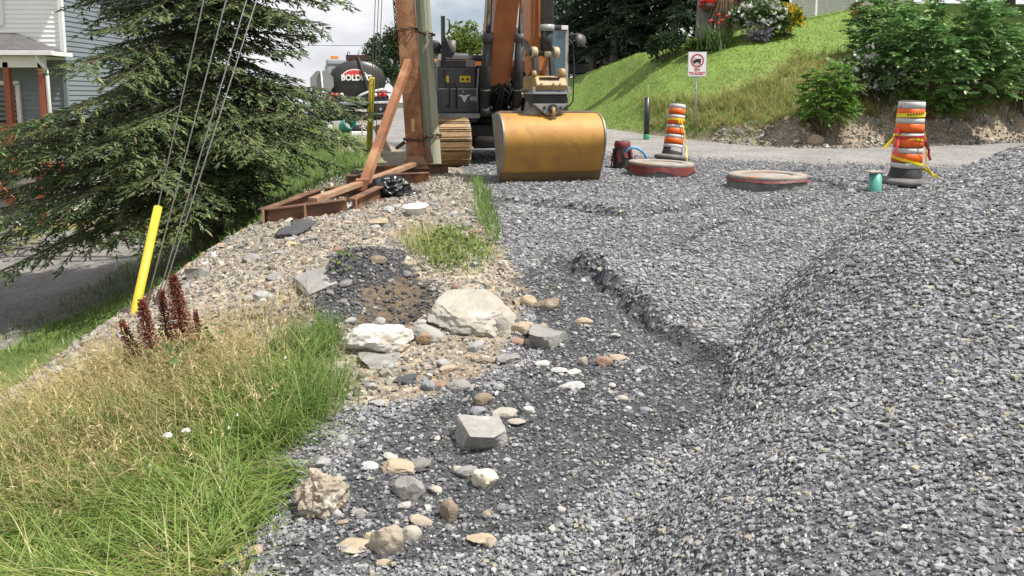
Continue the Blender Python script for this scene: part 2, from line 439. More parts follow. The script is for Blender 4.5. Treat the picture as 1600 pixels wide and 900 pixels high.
def grid(*seg):
    out = []
    for a, b, st in seg: out += list(np.arange(a, b - 1e-6, st))
    return np.array(out)
gx = np.concatenate([[-2500, -900, -350, -150, -90, -60], grid((-45, -12, 1.5), (-12, -4, .25), (-4, 5.5, .05), (5.5, 10, .1), (10, 20, .3), (20, 45, 1.5)), [60, 90, 150, 350, 900, 2500]])
gy = np.concatenate([[-900, -200, -60, -20, -8, -4, -2, -.5], grid((.4, 1.2, .2), (1.2, 8.5, .05), (8.5, 13, .08), (13, 30, .2), (30, 60, .8)), [62, 70, 90, 130, 200, 350, 700, 1500, 3500]])
GX, GY = np.meshgrid(gx, gy); fx, fy = GX.ravel(), GY.ravel(); fz = H(fx, fy)
nx, ny = len(gx), len(gy)
idx = np.arange(nx * ny).reshape(ny, nx)
FZ = fz.reshape(ny, nx)
def Hm(x, y):
    i = np.clip(np.searchsorted(gx, x) - 1, 0, nx - 2); j = np.clip(np.searchsorted(gy, y) - 1, 0, ny - 2)
    a = (x - gx[i]) / (gx[i + 1] - gx[i]); b_ = (y - gy[j]) / (gy[j + 1] - gy[j])
    return (FZ[j, i] * (1 - a) + FZ[j, i + 1] * a) * (1 - b_) + (FZ[j + 1, i] * (1 - a) + FZ[j + 1, i + 1] * a) * b_
def normals(x, y, e=.04):
    z0 = Hm(x, y); n = np.stack([-(Hm(x + e, y) - z0) / e, -(Hm(x, y + e) - z0) / e, np.ones_like(z0)], 1)
    return n / np.linalg.norm(n, axis=1, keepdims=True)
FQ = np.stack([idx[:-1, :-1], idx[:-1, 1:], idx[1:, 1:], idx[1:, :-1]], -1).reshape(-1, 4)
gm = bpy.data.materials.new("ground"); gm.use_nodes = True
t = gm.node_tree; b = t.nodes["Principled BSDF"]; b.inputs['Roughness'].default_value = .85; b.inputs['Specular IOR Level'].default_value = .3
def gn(k, **kw):
    n = t.nodes.new(k)
    for a, v in kw.items(): setattr(n, a, v)
    return n
at = gn("ShaderNodeVertexColor", layer_name="albedo"); ap = gn("ShaderNodeAttribute", attribute_name="stony")
tcn = gn("ShaderNodeTexCoord"); vo = gn("ShaderNodeTexVoronoi"); vo.inputs['Scale'].default_value = 26
vo2 = gn("ShaderNodeTexVoronoi"); vo2.inputs['Scale'].default_value = 62
nn = gn("ShaderNodeTexNoise"); nn.inputs['Scale'].default_value = 9; nn.inputs['Detail'].default_value = 10; nn.inputs['Roughness'].default_value = .7
nb = gn("ShaderNodeTexNoise"); nb.inputs['Scale'].default_value = 1.1; nb.inputs['Detail'].default_value = 5
TL = t.links.new
for n in (vo, vo2, nn, nb): TL(tcn.outputs['Object'], n.inputs['Vector'])
def mrange(o, a, bb, c, d):
    r = gn("ShaderNodeMapRange"); r.inputs[1].default_value = a; r.inputs[2].default_value = bb; r.inputs[3].default_value = c; r.inputs[4].default_value = d
    TL(o, r.inputs[0]); return r.outputs[0]
def math_(op, a, bb):
    n = gn("ShaderNodeMath", operation=op)
    for i, q in enumerate((a, bb)):
        if isinstance(q, (int, float)): n.inputs[i].default_value = q
        else: TL(q, n.inputs[i])
    return n.outputs[0]
sepc = gn("ShaderNodeSeparateColor"); TL(vo.outputs['Color'], sepc.inputs[0])
sep2 = gn("ShaderNodeSeparateColor"); TL(vo2.outputs['Color'], sep2.inputs[0])
cell = math_('ADD', mrange(sepc.outputs[0], 0, 1, .35, 1.25), mrange(sep2.outputs[0], 0, 1, .0, .45))
cell = math_('ADD', math_('MULTIPLY', math_('SUBTRACT', cell, 1.0), ap.outputs['Fac']), 1.0)
fin = math_('MULTIPLY', cell, mrange(nn.outputs[0], .3, .7, .72, 1.28))
fin = math_('MULTIPLY', fin, mrange(nb.outputs[0], .3, .7, .82, 1.16))
mu = gn("ShaderNodeMixRGB", blend_type='MULTIPLY'); mu.inputs[0].default_value = 1
TL(at.outputs['Color'], mu.inputs[1]); TL(fin, mu.inputs[2]); TL(mu.outputs[0], b.inputs['Base Color'])
hgt = math_('ADD', math_('MULTIPLY', math_('ADD', sepc.outputs[1], math_('MULTIPLY', sep2.outputs[1], .6)), math_('MULTIPLY', ap.outputs['Fac'], .8)), math_('MULTIPLY', nn.outputs[0], .8))
bu = gn("ShaderNodeBump"); bu.inputs['Strength'].default_value = .8; bu.inputs['Distance'].default_value = .02
TL(hgt, bu.inputs['Height']); TL(bu.outputs[0], b.inputs['Normal'])
ground = mesh_np("ground", np.stack([fx, fy, fz], 1), FQ, gm, smooth=True)
tag(ground, kind='structure', label="sloping ground of dark slate gravel, tan stony bank, lawn and driveway")
C, peb = zones(fx, fy)
a = ground.data.attributes.new("albedo", 'FLOAT_COLOR', 'POINT'); a.data.foreach_set('color', np.concatenate([C, np.ones((len(C), 1))], 1).astype(np.float32).ravel())
a = ground.data.attributes.new("stony", 'FLOAT', 'POINT'); a.data.foreach_set('value', peb.astype(np.float32))

# far wooded ridge beyond the crest of the road
hm = mat("far_forest", (.035, .06, .035), .9, c2=(.06, .085, .05), scale=.02, detail=8, bump=.6, bscale=.05)
hx = np.linspace(-1600, 1600, 90); V, Fh = [], []
for i, x in enumerate(hx):
    top = -22 + 9 * (vnoise(np.array([x * .003]), np.array([2.]), 5)[0]) + 5 * vnoise(np.array([x * .02]), np.array([3.]), 6)[0]
    V += [(x, 1250, -90), (x, 1400, top - 20), (x, 1520, top), (x, 1700, -90)]
for i in range(len(hx) - 1):
    for k in range(3): Fh.append((i * 4 + k, i * 4 + 4 + k, i * 4 + 5 + k, i * 4 + 1 + k))
tag(mesh_np("hills", np.array(V), np.array(Fh), hm, smooth=True), kind='structure', label="low wooded ridge far beyond the road crest")

# ------------------------------------------------------------------ loose chips
def frames(nrm, tilt, spin):
    """random bases around tilted normals: returns u, v, w arrays"""
    n = len(nrm)
    w = nrm + rng.normal(0, 1, (n, 3)) * tilt[:, None]
    w /= np.linalg.norm(w, axis=1, keepdims=True)
    a = np.stack([np.cos(spin), np.sin(spin), np.zeros(n)], 1)
    u = a - (a * w).sum(1, keepdims=True) * w; u /= np.linalg.norm(u, axis=1, keepdims=True)
    return u, np.cross(w, u), w
def chips(name, x, y, size, m, label, K=5, flat=(.12, .3), tilt=.28, lift=.012, elong=(.5, .95), taper=.8):
    n = len(x); z = Hm(x, y)
    u, v, w = frames(normals(x, y), np.abs(rng.normal(0, tilt, n)), rng.uniform(0, 6.283, n))
    el = rng.uniform(*elong, n); th = rng.uniform(*flat, n) * size
    ang = np.sort(rng.uniform(0, 6.283, (n, K)), axis=1)
    ang = (ang + np.linspace(0, 6.283, K, endpoint=False)[None] * 2) / 3
    rad = rng.uniform(.72, 1.1, (n, K))
    cxl = np.cos(ang) * rad * (size / 2)[:, None]; cyl = np.sin(ang) * rad * (size / 2 * el)[:, None]
    c = np.stack([x, y, z], 1) + w * (th * .15 + rng.uniform(-.2, 1, n) * lift)[:, None]
    def ring(k, h): return c[:, None] + u[:, None] * (cxl * k)[..., None] + v[:, None] * (cyl * k)[..., None] + (w * h[:, None])[:, None]
    tops = rng.uniform(taper * .75, taper * 1.15, n)
    top = ring(tops[:, None], th * .5); bot = ring(np.ones((n, 1)), -th * .5)
    V = np.concatenate([top, bot], 1).reshape(-1, 3)
    base = np.arange(n)[:, None] * (2 * K)
    tri = np.array([(0, i, i + 1) for i in range(1, K - 1)]); quad = np.array([(i, i + K, (i + 1) % K + K, (i + 1) % K) for i in range(K)])
    F1 = (base[:, :, None] + tri[None]).reshape(-1, 3); F2 = (base[:, :, None] + quad[None]).reshape(-1, 4)
    o = mesh_np(name, V, [F1, F2], m)
    return tag(o, label=label, kind='stuff')
def scatter(x0, x1, y0, y1, dens):
    n = int((x1 - x0) * (y1 - y0) * dens)
    return rng.uniform(x0, x1, n), rng.uniform(y0, y1, n)
def in_view(x, y, m=.06): return (np.abs(x) < (800 / F_PX + m) * y + .15)
slate_m = island_mat("slate_chip", [(0, (.09, .091, .097)), (.2, (.16, .162, .171)), (.55, (.235, .238, .249)), (.8, (.3, .303, .314)), (.95, (.37, .372, .38)), (.97, (.3, .265, .19)), (.99, (.33, .31, .24)), (1, (.55, .54, .52))], rough=.5, spec=.35)
fine_shade_m = island_mat("fines_and_shade_chip", [(0, (.035, .036, .039)), (.4, (.07, .071, .076)), (.75, (.125, .127, .134)), (.94, (.2, .202, .21)), (1, (.4, .38, .34))], rough=.45)  # compacted fines; the same dark tone also imitates shade on the heap flank
tan_m = island_mat("bank_stone", [(0, (.13, .118, .1)), (.25, (.24, .212, .172)), (.5, (.33, .3, .255)), (.7, (.25, .247, .24)), (.85, (.42, .39, .345)), (.93, (.36, .25, .165)), (1, (.6, .58, .54))], rough=.8, spec=.3)
def size_ln(n, med, s, lo, hi): return np.clip(np.exp(rng.normal(math.log(med), s, n)), lo, hi)
xs_, ys_ = [], []
for x0, x1, y0, y1, dn in [(-1.6, 2.2, 1.2, 3.0, 8200), (-1.6, 3.2, 3.0, 4.6, 5200), (-1.0, 4.6, 4.6, 6.5, 3200), (-1.2, 6.4, 6.5, 9.2, 1700)]:
    x, y = scatter(x0, x1, y0, y1, dn); k = in_view(x, y) & in_gravel(x, y); xs_.append(x[k]); ys_.append(y[k])
x, y = np.concatenate(xs_), np.concatenate(ys_)
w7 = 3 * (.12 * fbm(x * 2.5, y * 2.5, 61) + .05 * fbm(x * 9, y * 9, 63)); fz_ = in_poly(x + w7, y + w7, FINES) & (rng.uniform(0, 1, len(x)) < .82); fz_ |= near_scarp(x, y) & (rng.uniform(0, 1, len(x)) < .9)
dt_ = seg_dist(x, y, TOE)[0]; fz_ |= in_poly(x, y, TOE) & (y > 4) & (rng.uniform(0, 1, len(x)) < .62 * ss(.0, .12, dt_) * (1 - ss(.45, .95, dt_ + .8 * fbm(x * 2, y * 2, 19))) * ss(3.8, 5, y))  # dark chips mixed in along the heap's left flank to paint its shade
gs = lambda x, y: size_ln(len(x), .027, .45, .011, .075) * np.interp(y, [1.3, 2, 3, 5, 9], [.46, .56, .7, .92, 1.25])
chips("slate_gravel", x[~fz_], y[~fz_], gs(x[~fz_], y[~fz_]), slate_m, "loose flat chips of pale dusty slate gravel covering apron and heap", K=4, flat=(.1, .24), tilt=.2)
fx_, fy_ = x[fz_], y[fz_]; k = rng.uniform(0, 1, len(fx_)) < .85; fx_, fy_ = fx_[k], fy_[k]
chips("fine_and_shade_gravel", fx_, fy_, gs(fx_, fy_) * .82, fine_shade_m, "darker compacted slate fines in the hollow beside the heap, with flank shade painted in dark chips", K=4, flat=(.1, .22), tilt=.16, lift=.006)
x, y = scatter(-3, 11, 9.2, 17.5, 500); k = in_view(x, y) & in_gravel(x, y) & (y < road_near(x) + rng.normal(0, .5, len(y))); x, y = x[k], y[k]
fz_ = near_scarp(x, y, .17)  # chips close to the rut lines get the darker tone
chips("dark_rut_gravel", x[fz_], y[fz_], size_ln(fz_.sum(), .04, .35, .025, .08), fine_shade_m, "dark chips along the wheel ruts", K=4, flat=(.1, .25), tilt=.2)
x, y = x[~fz_], y[~fz_]
chips("distant_gravel", x, y, size_ln(len(x), .046, .35, .025, .09), slate_m, "loose grey gravel around the digger and the barrels", K=4, flat=(.1, .25), tilt=.2)
x, y = scatter(-3.6, .2, 2.2, 13.2, 1150)
xsv = np.interp(y, SH_Y, SH_X); k = in_view(x, y) & ~in_gravel(x, y) & (x > xsv - 1.1) & ~in_poly(x, y, SLATE_HEAP); x, y = x[k], y[k]
chips("bank_rubble", x, y, size_ln(len(x), .021, .6, .009, .1) * np.interp(y, [3, 9], [.95, 1.3]), tan_m, "loose tan and grey stones covering the bank", flat=(.18, .5), taper=.7, tilt=.3, K=4)
hp = np.array(SLATE_HEAP); x, y = scatter(hp[:, 0].min(), hp[:, 0].max(), hp[:, 1].min(), hp[:, 1].max(), 2600); w9 = .42 * fbm(x * 2.5, y * 2.5, 61) + .25 * fbm(x * 9, y * 9, 63); k = in_poly(x + w9, y + w9, SLATE_HEAP) & (~in_poly(x + w9, y + w9, DARK_SOIL) | (rng.uniform(0, 1, len(x)) < .35)); x, y = x[k], y[k]
dark_m = island_mat("dark_slate_chip", [(0, (.03, .03, .032)), (.6, (.075, .075, .078)), (.9, (.13, .13, .135)), (1, (.3, .28, .25))], rough=.6)
chips("dark_gravel", x, y, size_ln(len(x), .028, .4, .012, .06), dark_m, "small heap of blackish slate gravel on the tan bank")
# ================================================================== HOUSE ON THE LEFT
white_siding = mat("white_siding", (.84, .84, .84), .5, c2=(.79, .79, .79), scale=1.5)
blue_siding = mat("blue_siding", (.19, .225, .245), .55, c2=(.17, .2, .22), scale=1.2)
white_trim = mat("white_trim", (.8, .8, .79), .45, c2=(.72, .72, .7), scale=4)
stain = mat("red_stain", (.33, .09, .045), .6, c2=(.24, .062, .035), scale=14, stretch=(1, 1, .15), bump=.2)
stain_l = mat("red_stain_rail", (.36, .105, .055), .6, c2=(.27, .075, .04), scale=12, bump=.2)
shingle = mat("asphalt_shingle", (.13, .125, .125), .9, c2=(.08, .078, .08), scale=9, bump=.6, bscale=120)
concrete = mat("concrete", (.42, .41, .39), .85, c2=(.33, .32, .3), scale=2.5, bump=.3, bscale=40)
glass = mat("window_glass", (.02, .025, .03), .06, spec=.8)
curtain = mat("curtain", (.3, .28, .24), .9, c2=(.2, .19, .165), scale=6, stretch=(6, 1, .2))
black_metal = mat("black_metal", (.015, .015, .016), .45, c2=(.03, .03, .03), scale=20)
HX, HY, HW, HD = -11.35, 20.2, 6.4, 8.2     # right front corner, width, depth
house = thing("house", "two storey house with white upper siding, blue lower siding and red stained porch", "house", (HX, HY, -2.2))
def siding(mb, p0, along, out, z0, z1, Lg, course=.105):
    """lapped boards: each course is a wedge, its lower edge proud of the one below"""
    p0, along, out = Vector(p0), Vector(along), Vector(out)
    z = z0
    while z < z1 - .02:
        e = min(z + course, z1)
        a, b = p0, p0 + along * Lg
        V = [a + Vector((0, 0, z)) + out * .022, b + Vector((0, 0, z)) + out * .022, b + Vector((0, 0, e)) + out * .004, a + Vector((0, 0, e)) + out * .004,
             a + Vector((0, 0, z)), b + Vector((0, 0, z)), b + Vector((0, 0, e)), a + Vector((0, 0, e))]
        mb.add(V, [(0, 1, 2, 3), (0, 4, 5, 1), (3, 2, 6, 7), (0, 3, 7, 4), (1, 5, 6, 2)])
        z = e
ZL, ZM, ZT = 1.75, 4.35, 7.2      # heights over the house origin (-2.2): floor, storey line, eave
m = MB(); m.box((-HW / 2, HD / 2, .85), (HW, HD, 2.0)); m.build("foundation", concrete, house)
m = MB(); m.box((-HW / 2, HD / 2, (1.86 + ZT) / 2), (HW - .05, HD - .05, ZT - 1.86)); wall = m.build("wall", white_siding, house)
m = MB(); siding(m, (-HW, -.0, 0), (1, 0, 0), (0, -1, 0), ZM, ZT, HW, .115); s = m.build("upper_siding", white_siding, house); s['kind'] = 'stuff'
m = MB(); siding(m, (-HW, -.0, 0), (1, 0, 0), (0, -1, 0), ZL + .1, ZM, HW, .125); s = m.build("lower_siding", blue_siding, house); s['kind'] = 'stuff'
m = MB(); siding(m, (.0, 0, 0), (0, 1, 0), (1, 0, 0), ZL + .1, ZT, HD, .125); s = m.build("side_siding", blue_siding, house); s['kind'] = 'stuff'
m = MB(); m.box((.012, -.012, (ZM + ZT) / 2), (.1, .1, ZT - ZM)); m.build("corner_trim", white_trim, house)
m = MB(); m.box((.012, -.012, (ZL + ZM) / 2), (.09, .09, ZM - ZL - .02)); m.build("corner_trim", blue_siding, house)
# main roof: gable front, eave along the side
m = MB(); m.prism([(.55, ZT - .1), (.55, ZT + .05), (-HW / 2, ZT + 2.2), (-HW - .5, ZT + .05), (-HW - .5, ZT - .1), (-HW / 2, ZT + 2.0)], -.5, HD + .4, 'y'); m.build("roof", shingle, house)
m = MB(); m.box((.5, HD / 2, ZT - .12), (.12, HD + .8, .16)); m.box((.25, HD / 2, ZT - .14), (.4, HD + .7, .03)); m.build("fascia", white_trim, house)
# upper window
wn_ = thing("window", None, None); wn_.parent = house; wn_.location = (-2.38, -.02, 6.12)
m = MB()
for c, d in [((0, 0, .85), (1.9, .1, .12)), ((0, 0, -.85), (1.9, .12, .13)), ((-.9, 0, 0), (.12, .1, 1.6)), ((.9, 0, 0), (.14, .1, 1.6)), ((0, 0, 0), (.07, .08, 1.6))]: m.box(c, d)
m.build("frame", white_trim, wn_)
m = MB(); m.box((0, .02, 0), (1.7, .02, 1.6)); m.build("pane", curtain, wn_)
# lower window with an arched dark pane
wn2 = thing("window", None, None); wn2.parent = house; wn2.location = (-1.75, -.03, 3.0)
m = MB()
for c, d in [((0, 0, .78), (1.2, .1, .1)), ((0, 0, -.78), (1.2, .12, .1)), ((-.56, 0, 0), (.1, .1, 1.5)), ((.56, 0, 0), (.1, .1, 1.5)), ((0, 0, -.36), (1.1, .09, .08)), ((0, 0, -.57), (.05, .07, .4)), ((.28, 0, -.57), (.04, .07, .4)), ((-.28, 0, -.57), (.04, .07, .4))]: m.box(c, d)
m.build("frame", white_trim, wn2)
m = MB(); m.box((0, .025, 0), (1.05, .02, 1.5)); m.build("pane", glass, wn2)
# porch: roof, gutter, soffit, posts, deck, railing
PY = -.8; PXR = -.2                      # porch front edge and right edge
m = MB()
e0, e1 = 4.52, 5.02
V = [(-HW, PY - .25, e0), (PXR + .35, PY - .25, e0), (PXR + .35, .0, e0), (-HW, 0, e0), (-HW, -.02, e1), (-1.15, -.02, e1), (-HW, PY - .25, e0 - .05), (PXR + .35, PY - .25, e0 - .05), (PXR + .35, 0, e0 - .05), (-HW, 0, e0 - .05)]
m.add(V, [(0, 1, 5, 4), (1, 2, 5), (6, 7, 1, 0), (7, 8, 2, 1), (6, 9, 8, 7), (2, 3, 4, 5)]); m.build("porch_roof", shingle, house)
m = MB(); m.box((-HW / 2 + .2, PY - .31, e0 - .05), (HW + .35, .12, .11)); m.box((PXR + .4, PY / 2 - .13, e0 - .05), (.1, -PY + .2, .1)); m.build("gutter", white_trim, house, bevel=.01)
m = MB()
for k in range(44): m.box((-HW + .1 + k * .147, PY / 2 - .12, e0 - .13), (.135, -PY + .2, .02))
s = m.build("soffit", white_trim, house); s['kind'] = 'stuff'
m = MB(); m.box((-HW / 2, PY - .02, e0 - .26), (HW, .1, .24)); m.build("porch_beam", white_trim, house)
zd = 1.78
for x_ in (-.1, -.95, -3.0):
    m = MB(); m.box((x_, PY, (zd + 4.38) / 2 + .0), (.14, .14, 4.16 - zd)); m.build("porch_post", stain, house, bevel=.006)
m = MB(); m.tube([(-.05, PY - .25, e0 - .1), (-.05, PY - .25, e0 - .2), (.03, PY - .05, e0 - .42), (.03, PY - .03, e0 - .6), (.05, PY - .03, .1)], .045, 8); m.build("downspout", white_trim, house)
for k in range(5):
    m = MB(); m.box((-HW / 2 - .2, PY + .05 + .145 * k, zd - .02 - .001 * (k % 2)), (HW, .135, .04)); m.build("deck_board", stain_l, house)
m = MB(); m.box((-HW / 2 - .42, PY - .03, zd - .14), (HW, .05, .22)); m.build("rim_board", stain_l, house)
m = MB(); m.box((-.2, PY * .5, zd - .15), (.05, -PY, .2)); m.build("rim_board", stain, house)
for zz, hh in ((zd + .98, .07), (zd + .16, .09)):
    m = MB(); m.box((-3.6, PY - .01, zz), (5.1, .09, hh)); m.build("railing_rail", stain_l, house)
    m = MB(); m.box((-.68, PY - .01, zz), (.4, .09, hh)); m.build("railing_rail", stain_l, house)
for k in range(26):
    x_ = -.3 - k * .115
    if abs(x_ + .95) < .09: continue
    m = MB(); m.box((x_, PY, zd + .57), (.022, .022, .78)); m.build("baluster", black_metal, house)
for x_ in (-.45, -1.08):
    m = MB(); m.box((x_, PY - .09, zd + .42), (.12, .1, 1.05)); m.build("railing_post", stain, house)
for x_ in (-.4, -2.2, -4.4):
    m = MB(); m.box((x_, PY + .1, zd / 2 - .2), (.14, .14, zd)); m.build("deck_leg", stain, house)
m = MB()
m.beam((-1.75, PY - .08, zd - .1), (-.75, PY - .5, .9), .05, .26); m.build("stair_stringer", stain_l, house)
m = MB(); m.tube([(-1.35, PY + .1, e0 - .17), (-1.35, PY + .1, e0 - .24), (-1.3, PY + .03, e0 - .3)], [.05, .05, .035], 8); m.tube([(-1.2, PY + .1, e0 - .17), (-1.2, PY + .1, e0 - .24), (-1.14, PY + .03, e0 - .3)], [.05, .05, .035], 8); m.build("floodlight", white_trim, house)

# ================================================================== UTILITY POLE, STEEL SUPPORT, GUY WIRES
pole_m = mat("weathered_pole", (.36, .39, .29), .85, c2=(.17, .18, .125), scale=9, stretch=(3, 3, .12), bump=.5, bscale=18, c3=(.45, .42, .3), s3=2, lo3=.56, hi3=.7)
rust = mat("rusty_steel", (.28, .12, .055), .8, c2=(.19, .08, .04), scale=5, bump=.4, bscale=40, c3=(.36, .19, .1), s3=3, lo3=.52, hi3=.66)
rust_dk = mat("dark_rusty_steel", (.17, .085, .05), .8, c2=(.09, .05, .035), scale=6, bump=.35, bscale=40, c3=(.27, .13, .065), s3=4, lo3=.55, hi3=.66)
bright_rust = mat("worn_rusty_steel", (.36, .23, .15), .7, c2=(.26, .13, .07), scale=4, bump=.3, bscale=40)
chain_m = mat("chain_steel", (.05, .038, .032), .6, metal=.6, c2=(.12, .06, .035), scale=30)
cable_m = mat("steel_cable", (.32, .33, .34), .45, metal=.6, c2=(.42, .42, .42), scale=30)
yellow_pl = mat("yellow_plastic", (.6, .45, .025), .5, c2=(.5, .36, .03), scale=6, c3=(.36, .28, .08), s3=5, lo3=.6, hi3=.7)
yellow_old = mat("dull_yellow_plastic", (.48, .36, .02), .5, c2=(.36, .27, .02), scale=6)
PB = Vector((-1.36, 13.6, h1(-1.36, 13.6)))
pole = thing("utility_pole", "weathered grey green wooden utility pole chained to the rusty steel column", "utility pole", PB, (0, R(-3.1), 0))
pts = [(0, 0, -.6 + .5 * k) for k in range(30)]
m = MB()
V, Fc = [], []
for i, p in enumerate(pts):
    r0 = .142 - .0026 * i
    for k in range(20):
        q = 6.2832 * k / 20; rr_ = r0 * (1 + .022 * math.sin(q * 3 + i * .4) + .015 * math.sin(q * 7 + 2))
        V.append((rr_ * math.cos(q), rr_ * math.sin(q), p[2]))
for i in range(len(pts) - 1):
    for k in range(20): Fc.append((i * 20 + k, i * 20 + (k + 1) % 20, (i + 1) * 20 + (k + 1) % 20, (i + 1) * 20 + k))
m.add(V, Fc, True); m.build("shaft", pole_m, pole)
m = MB(); m.tube([(-.15, -.02, -.05 + .5 * k) for k in range(20)], .014, 6); m.build("ground_cable", black_metal, pole)
m = MB(); m.beam((-1.1, -.12, 9.1), (1.1, -.12, 9.1), .1, .12); m.build("crossarm", pole_m, pole)
sup = thing("steel_support", "rusty steel column with slanting brace on a ladder shaped base of channels", "steel support")
def ibeam(name, a, b, w, h, m_, parent=None, up=(0, 0, 1), tf=.014, tw=.012):
    mb = MB(); a, b = Vector(a), Vector(b); d = (b - a).normalized(); x = d.cross(Vector(up)).normalized(); z = x.cross(d)
    mb.beam(a + z * (h / 2 - tf / 2), b + z * (h / 2 - tf / 2), w, tf, up); mb.beam(a - z * (h / 2 - tf / 2), b - z * (h / 2 - tf / 2), w, tf, up); mb.beam(a, b, tw, h - 2 * tf - .002, up)
    return mb.build(name, m_, parent)
A, B, Cc, D = Vector((-2.83, 8.85, -.11)), Vector((-1.86, 9.1, -.02)), Vector((-1.62, 10.65, .03)), Vector((-2.56, 10.45, -.06))
for a_, b_ in ((A, B), (B, Cc), (D, Cc), (A, D)):
    e = (b_ - a_).normalized() * (.062 if (a_, b_) in ((A, B), (D, Cc)) else 0)
    ibeam("base_channel", a_ + e, b_ - e, .11, .17, rust_dk, sup)
M0, M1 = Vector((-2.34, 9.02, .04)), Vector((-1.46, 12.75, .2))
m = MB(); m.beam(M0 + (M1 - M0) * .02, M1, .115, .06); m.build("base_beam", bright_rust, sup, bevel=.004)
e1 = A + (B - A) * .48
for p in (A + Vector((.02, -.062, .0)), e1 + Vector((0, -.062, 0)), B + Vector((.05, -.04, 0))):
    m = MB(); m.box(p, (.014, .05, .165)); m.build("stiffener_plate", bright_rust, sup)
ibeam("cross_beam", (-2.36, 11.15, .05), (-1.22, 11.5, .06), .1, .16, rust_dk, sup)
ibeam("cross_beam", (-2.2, 12.35, .08), (-1.02, 12.55, .09), .1, .17, rust_dk, sup)
CB, CT = Vector((-1.53, 12.62, .16)), Vector((-2.02, 12.75, 8.6))
ibeam("column", CB, CT, .27, .26, rust, sup, up=(0, 1, 0), tf=.016, tw=.012)
m = MB(); m.beam((-1.99, 10.42, .03), CB + (CT - CB) * (1.63 / 8.45) + Vector((0, -.12, 0)), .11, .11); m.build("brace", rust, sup)
m = MB(); m.box((-1.99, 10.42, .08), (.17, .17, .15), rz=.2); m.build("brace_shoe", rust, sup)
m = MB(); m.prism([(-.22, 0), (.22, 0), (.12, .2), (-.12, .2)], -.008, .008, 'y', Matrix.Translation(CB + Vector((0, -.16, -.06)))); m.build("base_gusset", bright_rust, sup)
m = MB(); m.beam(CB + Vector((.17, .05, 0)), CB + Vector((.1, .05, .28)), .012, .2); m.build("base_gusset", bright_rust, sup)
m = MB(); q = CB + (CT - CB) * .075; m.box(q + Vector((0, -.137, 0)), (.05, .006, .2), rz=0); m.build("marker_tape", mat("tan_tape", (.55, .38, .16), .6), sup)
def chain(name, path, parent, lk=.075, r=.011):
    mb = MB(); pts = [Vector(p) for p in path]; i = 0; acc = []
    for a_, b_ in zip(pts[:-1], pts[1:]):
        nl = max(1, int((b_ - a_).length / (lk * .72)))
        acc += [(a_.lerp(b_, (k + .5) / nl), (b_ - a_).normalized()) for k in range(nl)]
    for i, (p, d) in enumerate(acc):
        o = d.orthogonal().normalized() if abs(d.z) > .95 else d.cross(Vector((0, 0, 1))).normalized()
        if i % 2: o = d.cross(o).normalized()
        s = o.cross(d)
        Mx = Matrix((d, o, s)).transposed().to_4x4() @ Matrix.Diagonal((1, .62, 1, 1)); Mx.translation = p
        mb.torus((0, 0, 0), lk * .42, r, 10, 5, Mx)
    c = mb.build(name, chain_m, parent); return c
def wrap(z, sag):
    o = PB + Vector((-.0541 * (z - PB.z), 0, 0)); cc = CB + (CT - CB) * ((z - CB.z) / 8.44)
    return [cc + Vector((-.16, -.05, 0)), cc + Vector((-.15, -.16, -.02)), cc + Vector((.15, -.16, sag)), o + Vector((-.06, -.17, z - PB.z + sag)), o + Vector((.1, -.15, z - PB.z + .02)), o + Vector((.17, 0, z - PB.z)), o + Vector((.05, .17, z - PB.z)), cc + Vector((.16, .2, 0)), cc + Vector((-.15, .18, 0))]
for z, sg in ((.58, -.02), (2.28, .03)): chain("tie_chain", wrap(z, sg), sup)
q = lambda z: CB + (CT - CB) * ((z - CB.z) / 8.44) + Vector((-.16, -.12, 0))
chain("hanging_chain", [q(3.2), q(2.6), q(1.85) + Vector((.01, 0, 0))], sup)
m = MB(); m.beam(q(.52) + Vector((.0, .05, 0)), q(.42) + Vector((-.14, .0, 0)), .05, .05); m.build("chain_hook", chain_m, sup)
m = MB(); m.beam(q(2.15), q(2.27) + Vector((-.12, .0, .05)), .03, .03); m.build("chain_hook", chain_m, sup)

attach = lambda z: PB + Vector((-.0541 * z, -.12, z))
gpos = [(204, 488), (216, 478), (222, 474), (229, 470)]
g0 = G(204, 493)
for i, (zz, (dx, dy), lab) in enumerate([(14.0, (.0, 0), "taut guy wire that runs up out of the bright yellow guard"), (11.8, (.07, .0), "second bare guy wire beside the yellow guard"), (10.2, (.12, .05), "third bare guy wire, one of the close pair by the yellow guard"), (9.4, (.15, .02), "outermost bare guy wire, nearest the spruce trunk")]):
    b0 = g0 + Vector((dx, dy, -.1)); t1 = attach(zz)
    gw = thing("guy_wire", lab, "guy wire", b0, group="guy wires anchored in the bank")
    m = MB(); m.tube([Vector((0, 0, 0)), t1 - b0], .0062, 6); m.build("cable", cable_m, gw)
    d = (t1 - b0).normalized()
    m = MB(); m.tube([d * -.1, d * .3], [.02, .02], 6); m.build("anchor_rod", chain_m, gw)
    if i == 0:
        m = MB(); m.tube([d * .06, d * .12, d * 1.0], [.036, .036, .033], 12); m.build("guard", yellow_pl, gw)
b0 = Vector((-3.1, 17.0, h1(-3.1, 17.0)))
gw = thing("guy_wire", "far guy wires above a dull yellow guard by the tank truck", "guy wire", b0, group="guy wires anchored in the bank")
for dx, zz in ((0, 9.3), (.07, 8.9), (.14, 8.4)):
    m = MB(); m.tube([Vector((dx, 0, 0)), attach(zz) - b0], .008, 5); m.build("cable", cable_m, gw)
d = (attach(9.3) - b0).normalized()
m = MB(); m.tube([d * .05, d * 1.72], [.058, .058], 12); m.build("guard", yellow_old, gw)

